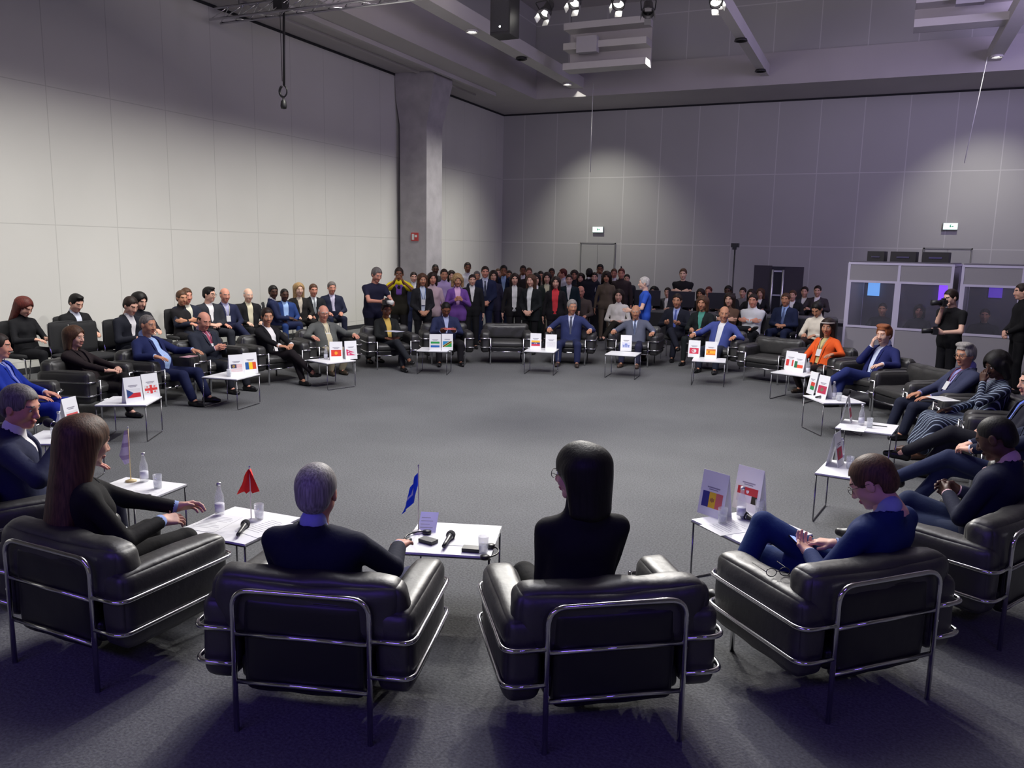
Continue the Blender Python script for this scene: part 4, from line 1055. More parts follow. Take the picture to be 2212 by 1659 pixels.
def pen(x, y, rot, label, z=TT):
    o = MB().tube([(-0.07, 0, 0.005), (0.062, 0, 0.005), (0.072, 0, 0.005)], [0.0045, 0.0045, 0.001], 8).build('pen', M_BLKP)
    o.location = (x, y, z+0.0005); o.rotation_euler = (0, 0, math.radians(rot)); tag(o, label, 'pen'); return o
def table_flag(x, y, rot, cloth_pts, cols, label, hgt=0.36, base=(0.7, 0.6, 0.45), pole=(0.75, 0.62, 0.45), fn=None):
    """cloth_pts: rows of (side, depth, z) from the pole outwards"""
    t = empty('table_flag', (x, y, TT), math.radians(rot)); tag(t, label, 'table flag')
    MB().lathe([(0.001, 0), (0.038, 0), (0.038, 0.008), (0.02, 0.014), (0.006, 0.02)], n=18).build('base', mat('flag_base', base, 0.4), t)
    MB().tube([(0, 0, 0.01), (0, 0, hgt)], 0.0035, 8).build('pole', mat('flag_pole', pole, 0.4), t)
    MB().lathe([(0.001, 0), (0.006, 0.004), (0.006, 0.010), (0, 0.016)], (0, 0, hgt-0.002), 10).build('finial', mat('silver_cap', (0.6, 0.6, 0.65), 0.3, 0.8), t)
    rows = len(cloth_pts); n = len(cloth_pts[0]); b = MB(); V = [p for r_ in cloth_pts for p in r_]
    V2 = [(p[0], p[1]+0.0012, p[2]) for p in V]; N = len(V)
    F = []; mi = []
    for j in range(rows-1):
        for i in range(n-1):
            q = (j*n+i, j*n+i+1, (j+1)*n+i+1, (j+1)*n+i); m_ = fn((i+.5)/(n-1), (j+.5)/(rows-1)) if fn else 0
            F += [q, tuple(N+k for k in reversed(q))]; mi += [m_, m_]
    b.v = [tuple(v) for v in V+V2]; b.f = F; b.mi = mi; b.sm = [True]*len(F)
    b.build('flag_cloth', [mat('flag_cloth', c, 0.7) for c in cols], t)
    return t
# ------------------------------------------------------------------ the ring of armchairs and the people in them
def seat_at(ch, fwd=0.42, sidew=0.0):
    x, y, a = ch; r = math.radians(a); F = (math.cos(r), math.sin(r)); R_ = (F[1], -F[0])
    return (x+F[0]*fwd+R_[0]*sidew, y+F[1]*fwd+R_[1]*sidew, 0)
RING = [
 ('mic', -4.95, 2.85, 66, 'black leather armchair under the grey-haired man holding a microphone, at the left edge'),
 ('A', -3.50, 2.45, 89, 'black leather armchair of the woman with long brown hair, nearest chair on the left'),
 ('B', -2.10, 2.57, 106, 'black leather armchair of the grey-haired man in navy, seen from behind left of centre'),
 ('C', -0.868, 3.093, 125, 'black leather armchair of the black-haired woman, nearest chair in the middle'),
 ('D', 0.175, 3.91, 135.5, 'black leather armchair of the man looking at his phone, near right'),
 ('E', 0.92, 5.12, 151, 'black leather armchair at the right edge under the dark-skinned man in a navy suit'),
 ('blue', -8.45, 5.25, 32, 'black leather armchair of the man in a bright blue suit at the left edge'),
 ('brown', -9.06, 6.71, 18, 'black leather armchair of the woman in dark brown behind the first left flag table'),
 ('big', -9.05, 7.80, 9, 'black leather armchair of the broad man in navy with a pale blue shirt'),
 ('m425', -9.18, 8.95, -4, 'black leather armchair of the man in charcoal with a red and white lanyard'),
 ('w585', -8.88, 10.05, -16, 'black leather armchair of the woman in black jacket and white blouse'),
 ('tweed', -8.66, 11.25, -28, 'black leather armchair of the bald man in grey tweed'),
 ('w810', -8.13, 12.45, -41, 'black leather armchair of the woman in a yellow top with legs stretched out'),
 ('m955', -7.46, 13.50, -53, 'black leather armchair of the man reading behind the green and blue flag cards'),
 ('free1', -6.45, 14.15, -63, 'empty black leather armchair in the far row, left of the man in a blue suit'),
 ('m1240', -5.30, 14.75, -75, 'black leather armchair of the man in blue suit sitting upright at the far side'),
 ('m1380', -4.10, 15.25, -86, 'black leather armchair of the white-haired man in grey at the far side'),
 ('m1540', -2.49, 15.30, -99, 'black leather armchair of the bald man in a blue jacket at the far side'),
 ('free2', -1.38, 14.46, -111, 'empty black leather armchair in the far row, right of the bald man in blue'),
 ('orange', -0.50, 13.65, -122, 'black leather armchair of the woman in an orange jacket'),
 ('K', 0.33, 12.75, -134, 'black leather armchair of the man in blue resting his chin on his hand'),
 ('free3', 0.84, 11.75, -146, 'empty black leather armchair in front of the photographer'),
 ('G', 1.22, 10.80, -155, 'black leather armchair of the grey-haired man in a blue-grey suit'),
 ('H', 1.50, 9.72, -166, 'black leather armchair of the woman in a dark striped dress'),
 ('I', 1.62, 8.60, -176, 'black leather armchair of the man with a bright blue tie at the right edge'),
 ('J', 1.62, 7.35, 175, 'black leather armchair at the right edge behind the dark-skinned man'),
]
CH = {}
for nm, x, y, a, lab in RING:
    armchair(x, y, a, lab); CH[nm] = (x, y, a)
RG = 'people seated in the ring of armchairs'
ST = 0.33
def sitter(key, label, dface=0, fwd=0.40, side_off=0.0, **kw):
    kw.setdefault('sit', ST if kw.get('lod', 1) == 0 else 0.28); kw.setdefault('lean', 17); kw.setdefault('sc', 0.95)
    if kw.get('lod', 1) == 1: kw['lean'] += 5; kw['sc'] *= 1.03; kw.setdefault('scale_head', 1.04); kw.setdefault('lod', 1)
    return person(label, seat_at(CH[key], fwd, side_off), CH[key][2]+dface, RG, **kw)

# nearest six
MICARM = ((0.30, 0.16, 0.90), (-0.35, 0.65, 0.7), (-0.9, -0.3, 0), 'fist')
sitter('mic', 'grey-haired man in a navy suit speaking into a microphone at the left edge', lod=0, skin='ruddy', hair='grey', hc='salt', tc=S(38, 42, 70), lean=2, fwd=0.38, side_off=0.16, sc=1.02,
       armR=MICARM, armL=((-0.16, 0.36, 0.66), (0.3, 1, -0.1), (0, 0, -1), 'relaxed'), hyaw=-26, hpitch=12, bottom=S(30, 32, 50), sw=0.205, twist=-20)
sitter('A', 'woman with very long brown hair and black jacket, seen from behind on the left', lod=0, fem=True, skin='light', hair='straight', hc='brown', tc=S(24, 23, 25), shirt=S(140, 160, 215), sc=1.0,
       lean=9, fwd=0.37, side_off=-0.14, hyaw=16, hpitch=12, scale_head=1.06, armR=((0.24, 0.22, 0.63), (0.35, 1, -0.05), (-0.5, 0, -0.8), 'hold'), armL=((0.20, 0.36, 0.66), (0.5, 1, 0.0), (0.6, 0, -0.6), 'hold'), cuffs=True, twist=-26, elbow=0.4)
sitter('B', 'grey-haired man in a dark navy suit, seen from behind left of centre', lod=0, skin='ruddy', hair='grey', hc='grey', tc=S(22, 26, 48), shirt=S(150, 160, 215), sc=0.95,
       lean=17, fwd=0.36, side_off=-0.02, hyaw=4, hpitch=-2, scale_head=1.06, armR=((0.27, 0.32, 0.67), (0.05, 1, -0.05), (0, 0, -1), 'relaxed'), armL='thighs', elbow=0.6, legs='sit', knee=0.30, ankle=0.24, sw=0.205, bulk=0.02, bottom=S(70, 72, 104))
sitter('C', 'woman with straight black hair, glasses and black sweater, seen from behind in the middle', lod=0, fem=True, skin='light', hair='lob', hc='black', top='sweater', turtle=True, tc=S(25, 25, 28), glasses=True,
       sc=1.02, lean=6, fwd=0.38, side_off=-0.07, hyaw=44, hpitch=6, scale_head=1.02, armL=((-0.06, 0.30, 0.60), (0.5, 1, 0), (0, 0, -1), 'relaxed'), armR=((0.06, 0.30, 0.60), (-0.5, 1, 0), (0, 0, -1), 'relaxed'), elbow=0.25, bottom=S(18, 18, 20), sw=0.165)
dman, DJ = sitter('D', 'man with glasses in a blue suit looking down at his phone, near right', lod=0, skin='light', hair='short', hc='brown', tc=S(22, 42, 92), shirt=S(150, 165, 205), glasses=True, bottom=S(28, 52, 105),
       sc=0.95, lean=17, fwd=0.38, side_off=0.20, hyaw=16, hpitch=32, twist=14, scale_head=1.08, legs='crossR', lift=0.24, kneeR=(-0.27, 0.48, 0.68), footR=(-0.52, 0.42, 0.30), kneeL=(-0.20, 0.50, 0.46), armL=((-0.23, 0.13, 0.62), (0.35, 0.9, 0.15), (0.2, 0.1, 0.9), 'hold'), armR=((-0.07, 0.12, 0.66), (-0.7, 0.7, 0.0), (0, 0, -1), 'type'), sw=0.20)
sitter('E', 'dark-skinned man in a navy suit with a pale pink stripe, at the right edge', lod=0, skin='dark', hair='buzz', hc='black', tc=S(28, 32, 54), shirt=S(206, 170, 180), bottom=S(30, 42, 72),
       sc=0.97, lean=12, fwd=0.38, side_off=0.26, hyaw=6, hpitch=26, armL='tips', armR='tips', legs='crossR', lanyard=S(225, 180, 180), sw=0.205, scale_head=1.06)
# the left side
sitter('blue', 'man in a bright blue suit and striped shirt at the left edge', skin='ruddy', hair='short', hc='dark', tc=S(24, 48, 150), shirt=S(170, 190, 240), tie=S(110, 120, 200), bottom=S(22, 40, 140), arms='thighs', lean=14, hyaw=10, sc=0.97, bulk=0.01)
sitter('brown', 'woman with short brown hair in a dark brown jacket and trousers, hands in her lap', fem=True, skin='light', hair='bob', hc='brown', tc=S(38, 30, 32), shirt=S(40, 32, 34), bottom=S(26, 22, 23), arms='knee', legs='crossL', lean=24, hyaw=-6, sc=0.94, vee=0.05)
sitter('big', 'broad man in a navy suit with an open pale blue shirt on the left', skin='tan', hair='buzz', hc='salt', tc=S(30, 38, 82), shirt=S(170, 195, 240), bottom=S(26, 32, 66), arms='rests', lean=20, hyaw=-8, sc=0.99, bulk=0.045, button=-0.05, veelow=0.04, legs='sit', foot=0.60)
sitter('m425', 'man in a charcoal suit with a red and white checked lanyard, fingers together', skin='ruddy', hair='fringe', hc='dark', tc=S(42, 46, 58), shirt=S(200, 170, 190), tie=S(170, 60, 90), bottom=S(30, 32, 40), arms='tips', lean=18, hyaw=-10, hpitch=16, lanyard=S(210, 120, 140), foot=0.55, sc=0.96)
sitter('w585', 'woman in a black jacket and white blouse with hands clasped on her knee', fem=True, skin='tan', hair='short', hc='dark', tc=S(24, 23, 27), shirt=S(235, 232, 232), bottom=S(26, 20, 24), arms='knee', legs='longR', lean=20, hyaw=-18, sc=0.97, button=-0.02, veelow=0.035, cuffs=True)
sitter('tweed', 'bald man in a grey tweed jacket and beige trousers with glasses', skin='ruddy', hair='fringe', hc='white', tc=S(96, 98, 96), shirt=S(210, 200, 170), bottom=S(176, 166, 140), shoes=S(60, 50, 40), arms='rests', lean=20, hyaw=-10, glasses=True, lanyard=S(200, 200, 190), button=-0.05, veelow=0.03, sc=0.96, bulk=0.02, legs='tuck')
sitter('w810', 'woman in a dark jacket over a yellow top, legs stretched out, notes on her lap', fem=True, skin='brown', hair='short', hc='dark', tc=S(36, 38, 38), shirt=S(224, 190, 100), bottom=S(36, 38, 44), arms='lap', legs='longR', lean=20, hyaw=-6, hpitch=14, button=-0.02, veelow=0.03, sc=0.98)
sitter('m955', 'dark-skinned man in a navy jacket and pale shirt reading a red folder', skin='brown', hair='buzz', hc='black', tc=S(44, 50, 84), shirt=S(190, 200, 240), bottom=S(26, 24, 30), arms='read', lean=10, hpitch=30, sc=0.95, knee=0.20)
# the far side
sitter('m1240', 'tanned man in a blue suit and dark tie sitting upright with hands on both armrests', skin='tan', hair='grey', hc='grey', tc=S(50, 58, 102), tie=S(60, 64, 90), shirt=S(215, 222, 245), arms='rests', lean=6, hyaw=20, sc=0.99, knee=0.17, bottom=S(40, 46, 82), shoes=S(60, 50, 45))
sitter('m1380', 'white-haired man in a grey suit and pale blue shirt, leaning aside with crossed legs', skin='tan', hair='fringe', hc='white', tc=S(98, 102, 120), tie=S(70, 84, 120), shirt=S(205, 218, 245), bottom=S(46, 46, 70), arms='rests', lean=22, side=6, hyaw=8, sc=0.96, shoes=S(90, 70, 60))
sitter('m1540', 'bald man in a blue jacket and open white shirt turning his head', skin='tan', hair='fringe', hc='dark', tc=S(72, 84, 152), shirt=S(238, 240, 246), bottom=S(40, 44, 60), arms='rests', lean=14, hyaw=18, sc=0.98, button=-0.05, veelow=0.035, side=-5)
# the right side
sitter('orange', 'woman in a bright orange jacket with a black headband and long dark hair', fem=True, skin='tan', hair='long', hc='dark', tc=S(232, 96, 40), shirt=S(200, 190, 130), bottom=S(34, 26, 30), armL='rests', armR='thighs', lean=16, hyaw=20, sc=0.97, button=-0.02, veelow=0.03, legs='tuck', shoes=S(60, 50, 40), lanyard=S(190, 150, 150))
sitter('K', 'man with reddish hair in a blue suit resting his chin on his hand', skin='fair', hair='fluffy', hc='red', tc=S(36, 42, 96), shirt=S(215, 225, 250), bottom=S(38, 48, 104), armR='chin', armL='rests', legs='crossL', lean=18, hyaw=12, sc=0.98, button=0.0, veelow=0.03)
sitter('G', 'man with grey hair and glasses in a blue-grey suit and lanyard on the right', skin='tan', hair='fluffy', hc='grey', tc=S(58, 62, 88), shirt=S(150, 150, 205), bottom=S(34, 38, 56), arms='thighs', lean=22, hyaw=20, glasses=True, lanyard=S(130, 60, 80), sc=0.97, button=-0.02, veelow=0.035, foot=0.56)
sitter('H', 'woman in a long dark dress with thin pale stripes, chin on her hand', fem=True, skin='dark', hair='curly', hc='black', top='dress', tmat=M_STRIPE(S(26, 34, 56), S(170, 185, 205), 10.0), armR='thighs', armL='chin', lean=14, hyaw=18, hpitch=16, sc=0.97, shoes=S(90, 62, 48), skirt=0.85, foot=0.60)
sitter('I', 'man with a bright blue tie and dark suit at the right edge', skin='light', hair='short', hc='dark', tc=S(34, 34, 46), shirt=S(150, 170, 230), tie=S(70, 100, 210), bottom=S(30, 30, 38), arms='lap', legs='longL', lean=20, hyaw=10, sc=0.97, button=-0.02, veelow=0.045, fwd=0.40)
sitter('J', 'man in a dark blue suit with clasped hands, mostly hidden at the right edge', skin='light', hair='short', hc='brown', tc=S(30, 36, 58), bottom=S(36, 44, 74), arms='knee', legs='longL', lean=20, sc=0.97, fwd=0.50, shirt=S(200, 205, 230))

# phone in the near man's hand, papers in laps
hp = hold_point(dman, DJ, -1, (0, 0.09, 0.02))
ph = MB().box(-0.037, 0.037, -0.075, 0.075, -0.004, 0.004).build('phone', M_BLKP); tag(ph, 'lit phone in the hand of the man in blue, near right', 'phone')
ph.location = hp+Vector((-0.01, 0, 0.012)); ph.rotation_euler = (math.radians(28), math.radians(20), math.radians(65))
MB().box(-0.034, 0.034, -0.071, 0.071, 0.0041, 0.0046).build('lit_screen', mat('phone_screen', (0.25, 0.35, 0.9), 0.3, emit=1.2), ph)
def lap_paper(key, fwd, side, z, rot, label, col, w_=0.21, h_=0.29, th=0.001, tilt=0.0):
    p = seat_at(CH[key], 0.42+fwd, side); o = paper(p[0], p[1], CH[key][2]+rot, label, w_, h_, z, col, th < 0.002, th); o.rotation_euler[0] = tilt; return o
lap_paper('w810', 0.26, -0.02, 0.655, -60, 'pale papers on the lap of the woman in a yellow top', (0.7, 0.7, 0.85))
lap_paper('H', 0.34, 0.10, 0.62, 20, 'white paper on the lap of the woman in the striped dress', (0.82, 0.82, 0.82))
lap_paper('m955', 0.34, 0.0, 0.66, -90, 'red folder held by the man behind the green and blue flag cards', S(220, 110, 110), 0.2, 0.28, 0.006)
lap_paper('big', 0.32, -0.16, 0.60, 0, 'pink leaflet on the knee of the broad man in navy', S(200, 150, 160), 0.14, 0.21, 0.003)
mp = place('mic', 0, 0, 0, 'black microphone held by the grey-haired man at the left edge')
mo = [o for o in bpy.data.objects if o.get('label', '').startswith('grey-haired man in a navy suit speaking')][0]

ow = [o for o in bpy.data.objects if str(o.get('label', '')).startswith('woman in a bright orange jacket')][0]
_J2 = skeleton(dict(sit=0.28, fem=True, lean=21, hyaw=20)); _b2 = MB()
_b2.tube([_J2['hc']+_J2['Rh']@(V3(0.088*math.cos(t), -0.012+0.108*math.sin(t), 0.055+0.012*math.sin(t))*1.1) for t in np.linspace(0, 6.283, 25)[:-1]], 0.011, 6, closed=True)
_b2.build('headband', mat('pale_band', (0.5, 0.46, 0.44), 0.6), ow)
# microphone held by the man at the left edge: aim it from his fist to his mouth
_J = skeleton(dict(sit=ST, lean=2, armR=MICARM, armL='thighs', hyaw=-26, hpitch=12, sw=0.205, twist=-20))
bpy.context.view_layer.update()
_w, _hd, _pn, _ = _J['hand', 1]; _p0 = _w+_hd*0.085+_pn*0.022; _m = _J['hc']+_J['Rh']@V3(0, 0.13, -0.07)
_a = mo.matrix_world@Vector(_p0); _b = mo.matrix_world@Vector(_m); _d = (_b-_a).normalized()
mp.rotation_mode = 'QUATERNION'; mp.rotation_quaternion = _d.to_track_quat('Y', 'Z'); mp.location = _a-_d*0.06

# ------------------------------------------------------------------ side tables and what stands on them
TB = [('T1', -7.30, 6.20, 30, 'white side table with a white-red-blue flag card and a red cross flag card, left'),
 ('T2', -7.62, 8.08, 8, 'white side table with a pink striped flag card and a blue-yellow-orange one, left'),
 ('T3', -7.41, 9.94, -18, 'white side table with a red sun flag card and a pink pennant card, left'),
 ('T4', -6.77, 11.95, 20, 'white side table with green and blue flag cards in front of the reading man'),
 ('T5', -5.18, 12.88, 12, 'white side table with a yellow blue red flag card beside the upright man in blue'),
 ('T6', -3.82, 13.20, 5, 'white side table with a single pale blue emblem card at the far side'),
 ('T7', -2.38, 13.20, 8, 'white side table with a red and an orange-yellow flag card at the far side'),
 ('T8', -0.98, 12.42, -20, 'white side table with two small red and white flag cards beside the woman in orange'),
 ('T9', -0.36, 10.32, 30, 'white side table on the right with two dull red flag cards and a microphone'),
 ('T10', 0.03, 8.80, -8, 'white side table on the right with a bottle and a pen beyond the near ones'),
 ('T11', -0.03, 6.88, -8, 'white side table on the right behind the head of the man with the phone'),
 ('T12', -0.60, 5.10, -40, 'white side table near right with two large flag cards beside the raised knee'),
 ('T13', -2.17, 4.06, 18, 'white side table in the middle foreground with a blue flag and microphone'),
 ('T14', -3.45, 3.68, 2, 'white side table in the left foreground with a red flag and microphone'),
 ('T15', -4.60, 3.87, 8, 'white side table on the left with a white flag on a gold stand'),
 ('T16', -6.42, 4.72, 30, 'white side table at the left edge beside the man in bright blue')]
for nm, x, y, r_, lab in TB: side_table(x, y, r_, lab)
def px_t(px, py, z=TT): p = at(px, py, z); return p.x, p.y
for (px, py, face, fl, lab) in [
 (287, 869, -14, 'czech', 'card with a white, red and blue flag on the first left table'), (324, 860, -10, 'georgia', 'card with a red cross flag on the first left table'),
 (510, 811, -28, 'malaysia', 'card with a fine striped flag on the second left table'), (540, 806, -24, 'romania', 'card with a blue, yellow and orange flag on the second left table'),
 (726, 777, -48, 'kyrgyz', 'card with a red flag and orange sun on the third left table'), (757, 775, -34, 'nepal', 'card with a pink double pennant on the third left table'),
 (940, 757, -62, 'sierra', 'card with green, white and blue bands'), (966, 756, -60, 'tanzania', 'card with a green and blue flag crossed by a black diagonal'),
 (1157, 754, -70, 'venezuela', 'card with yellow, blue and red bands at the far side'), (1190, 757, -66, 'plain', 'nearly plain white card at the far side'),
 (1352, 758, -76, 'mayors', 'card with a pale blue emblem on the far table'), (1499, 771, -86, 'tunisia', 'card with a red flag and white disc'),
 (1535, 774, -84, 'spain', 'card with an orange and yellow flag'), (1709, 798, -118, 'peru', 'small red and white card on the table beside the woman in orange, left one'),
 (1727, 803, -122, 'tri', 'orange, white and green card on the table beside the woman in orange'), (1757, 851, -150, 'madag', 'red, green and white card on the right table'),
 (1779, 860, -138, 'redcrest', 'dull red card with crest on the right table'), (1828, 912, 176, 'redcrest', 'card seen edge-on on the table with the pen'),
 (1803, 1004, 168, 'redcrest', 'card seen edge-on on the table behind the phone man'), (152, 922, 15, 'rainbow', 'card with rainbow bands at the left edge'),
 (1543, 1112, -118, 'chad', 'large card with a blue, yellow and red flag, near right'), (1618, 1100, -118, 'egypt', 'large card with a red, white and black flag, near right')]:
    x, y = px_t(px, py); near = fl in ('chad', 'egypt')
    card(x, y, face, fl, lab, side=2, w_=0.205 if near else 0.19, h_=0.29 if near else 0.275)
for (kind, px, py, rot, lab) in [
 ('bottle', 475, 1112, 0, 'small water bottle beside the red flag'), ('bottle', 312, 1040, 0, 'small water bottle on the table with the white flag'),
 ('bottle', 130, 940, 0, 'water bottle on the table at the left edge'), ('bottle', 1860, 918, 0, 'water bottle on the right table with the pen'),
 ('bottle', 1815, 1000, 0, 'water bottle on the table behind the phone man'), ('bottle', 1600, 1120, 0, 'water bottle before the red, white and black card'),
 ('bottle', 1800, 862, 0, 'water bottle on the right table with two red cards'), ('bottle', 277, 862, 0, 'water bottle beside the white, red and blue flag card'),
 ('bottle', 704, 776, 0, 'water bottle on the third left table'), ('bottle', 1745, 806, 0, 'water bottle beside the woman in orange'),
 ('glass', 560, 1122, 0, 'drinking glass beside the red flag'), ('glass', 341, 1055, 0, 'drinking glass beside the white flag'),
 ('glass', 1044, 1195, 0, 'drinking glass at the corner of the blue flag table'), ('glass', 1560, 1130, 0, 'drinking glass on the near right card table'),
 ('glass', 1640, 1112, 0, 'second drinking glass on the near right card table, beside the knee'), ('glass', 1835, 1012, 0, 'drinking glass on the table behind the phone man'),
 ('glass', 1878, 924, 0, 'drinking glass beside the pen on the right table'), ('glass', 118, 945, 0, 'drinking glass at the left edge table'),
 ('glass', 495, 814, 0, 'drinking glass on the second left table'), ('glass', 1812, 866, 0, 'drinking glass on the right table with two red cards'),
 ('mic', 514, 1163, (545, 1118), 'black microphone on the red flag table'), ('mic', 958, 1188, (987, 1142), 'black microphone on the blue flag table'),
 ('mic', 1650, 1140, (1612, 1122), 'black microphone beside the knee of the man with the phone'), ('mic', 1846, 1024, (1842, 1000), 'black microphone behind the head of the man with the phone'),
 ('mic', 1762, 862, (1785, 858), 'black microphone on the right table with two red cards'),
 ('headset', 925, 1172, 80, 'black headset beside the blue flag'), ('headset', 1018, 1190, -75, 'black headset beside the drinking glass on the blue flag table')]:
    x, y = px_t(px, py)
    if kind == 'mic':
        x2, y2 = px_t(*rot); place(kind, x, y, math.degrees(math.atan2(y2-y, x2-x))-90, lab)
    else: place(kind, x, y, rot, lab)
x, y = px_t(462, 1130); paper(x, y, 8, 'printed sheet hanging over the left edge of the red flag table', col=(0.80, 0.80, 0.82))
x, y = px_t(575, 1140); paper(x, y, -10, 'printed sheet at the right side of the red flag table')
x, y = px_t(1000, 1160); paper(x, y, 22, 'printed sheet on the blue flag table', lines=False)
x, y = px_t(300, 1070); paper(x, y, 20, 'printed sheet on the white flag table')
x, y = px_t(303, 1072); pen(x, y, 35, 'dark pen on the white flag table', TT+0.002)
x, y = px_t(1845, 925); paper(x, y, -5, 'printed sheet on the right table')
x, y = px_t(1900, 921); pen(x, y, -5, 'dark pen on the right table')
x, y = px_t(1575, 1140); paper(x, y, -42, 'printed sheet on the near right card table')
x, y = px_t(925, 1145); o = paper(x, y, 20, 'small folded violet leaflet under the blue flag', 0.11, 0.15, TT+0.05, S(200, 195, 235), True, 0.002); o.rotation_euler[0] = math.radians(35)
# flags on stands
x, y = px_t(543, 1126)
rows = []
for j, v in enumerate(np.linspace(0, 1, 9)):
    wl, wr = 0.075*v**0.9+0.004, 0.062*v**0.9+0.004
    rows.append([(-wl, -0.012-0.01*math.sin(j), 0.335-0.15*v-0.012*v), (-wl*0.6, 0.012, 0.335-0.15*v), (-wl*0.25, -0.014, 0.335-0.155*v), (0, 0.004, 0.337-0.14*v), (wr*0.3, -0.014, 0.335-0.15*v), (wr*0.65, 0.010, 0.335-0.145*v), (wr, -0.010, 0.335-0.135*v)])
table_flag(x, y, 15, rows, [S(250, 34, 26)], 'bright red table flag drooping on a thin pole', 0.345, base=(0.75, 0.75, 0.75), pole=(0.75, 0.7, 0.65))
x, y = px_t(904, 1150)
rows = []
for j, v in enumerate(np.linspace(0, 1, 9)):
    rows.append([(-0.075*s_-0.075*v*(0.4+s_), 0.010*math.sin(i*2.2+j*0.6), 0.395-0.13*s_-0.20*v) for i, s_ in enumerate(np.linspace(0, 1, 6))])
table_flag(x, y, -24, rows, [S(22, 84, 238), S(225, 235, 255)], 'blue table flag with a white emblem drooping on its pole', 0.41, base=(0.8, 0.75, 0.7), pole=(0.8, 0.75, 0.6), fn=lambda u, v: 1 if (math.hypot(u-0.5, v-0.55) < 0.22 and (int(u*9)+int(v*11)) % 2 == 0) else 0)
x, y = px_t(283, 1040)
rows = []
for j, v in enumerate(np.linspace(0, 1, 9)):
    L = 0.02+0.085*v if v < 0.75 else 0.02+0.085*(0.75-(v-0.75)*2)
    rows.append([(-L*s_, 0.012*math.sin(s_*5+j*0.5), 0.375-0.235*v-0.02*s_*v) for s_ in np.linspace(0, 1, 5)])
table_flag(x, y, 20, rows, [S(212, 200, 226), S(170, 150, 190)], 'white table flag with small printed letters on a gold stand', 0.39, base=(0.72, 0.55, 0.28), pole=(0.75, 0.58, 0.3), fn=lambda u, v: 1 if (int(v*16) % 3 == 1 and int(u*7) % 2 == 0) else 0)
gl = MB(); 
for s in (-1, 1): gl.tube([(s*0.034+0.026*math.cos(t), 0.02*math.sin(t)*0.3, 0.022+0.018*math.sin(t)) for t in np.linspace(0, 6.283, 15)[:-1]], 0.0022, 6, closed=True)
gl.tube([(-0.06, 0, 0.025), (-0.065, 0.13, 0.02)], 0.002, 6).tube([(0.06, 0, 0.025), (0.065, 0.13, 0.02)], 0.002, 6).tube([(-0.008, 0, 0.025), (0.008, 0, 0.025)], 0.002, 6)
so = gl.build('spectacles', M_BLKP); so.location = at(1680, 1245, 0.60); so.rotation_euler = (0, 0, 0.6); tag(so, 'dark spectacles lying on the armrest of the man with the phone', 'spectacles')
# ------------------------------------------------------------------ second rows and crowd
def make_chair():
    t = empty('conference_chair', (0, 0, 0))
    M_F = mat('black_seat_fabric', (0.02, 0.02, 0.022), 0.9, bump=0.3, bscale=200)
    cushion('seat', 0.23, 0.23, 0.035, 0.03, M_F, t, (0, 0.0, 0.43), n=8, seed=11)
    cushion('backrest', 0.22, 0.03, 0.22, 0.025, M_F, t, (0, -0.25, 0.70), n=8, seed=12)
    for s in (-1, 1):
        MB().tube(fillet([(s*0.22, 0.22, 0), (s*0.22, 0.20, 0.41), (s*0.22, -0.23, 0.41), (s*0.22, -0.27, 0.90)], 0.04, 4), 0.011, 8).build('side_frame', M_CHROME, t)
        MB().tube([(s*0.22, -0.27, 0), (s*0.22, -0.20, 0.41)], 0.011, 8).build('rear_leg', M_CHROME, t)
    return t
_ch = [None]
def conf_chair(x, y, face, label, group):
    o = make_chair() if _ch[0] is None else copy_tree(_ch[0]); _ch[0] = _ch[0] or o
    o.location = (x, y, 0); o.rotation_euler = (0, 0, math.radians(face-90)); tag(o, label, 'chair', group); return o
CEN = Vector((-3.6, 8.6, 0))
def face_cen(p, t=CEN): return math.degrees(math.atan2(t.y-p[1], t.x-p[0]))

def row(lst, group, cgroup, ztop):
    for px, py, lab, chlab, kw in lst:
        p = at(px, py, ztop*kw.pop('hz', 1.0)); p.z = 0
        if p.x < -11.55: p.x = -11.55
        if 300 < px < 730 and ztop < 1.22:            # two staggered rows of chairs along the wall
            _rw = globals().get('_rw', 0)+1; xw = -11.40 if _rw % 2 else -10.50
            k = xw/p.x; p.x, p.y = xw, p.y*k; kw.setdefault('sc', 1.03*(2.1-0.90*k)/1.20)
        fa = kw.pop('face', face_cen(p))
        kw.setdefault('sit', 0.36); kw.setdefault('lod', 2); kw.setdefault('lean', 8); kw.setdefault('sc', 1.03); kw.setdefault('scale_head', 1.05)
        r = math.radians(fa); q = p+Vector((math.cos(r), math.sin(r), 0))*0.10
        if chlab: conf_chair(q.x, q.y, fa, chlab, cgroup)
        person(lab, (q.x, q.y, 0), fa, group, **kw)
G2 = 'people seated in the second row on the left'; G3 = 'people seated in the second row at the far side'
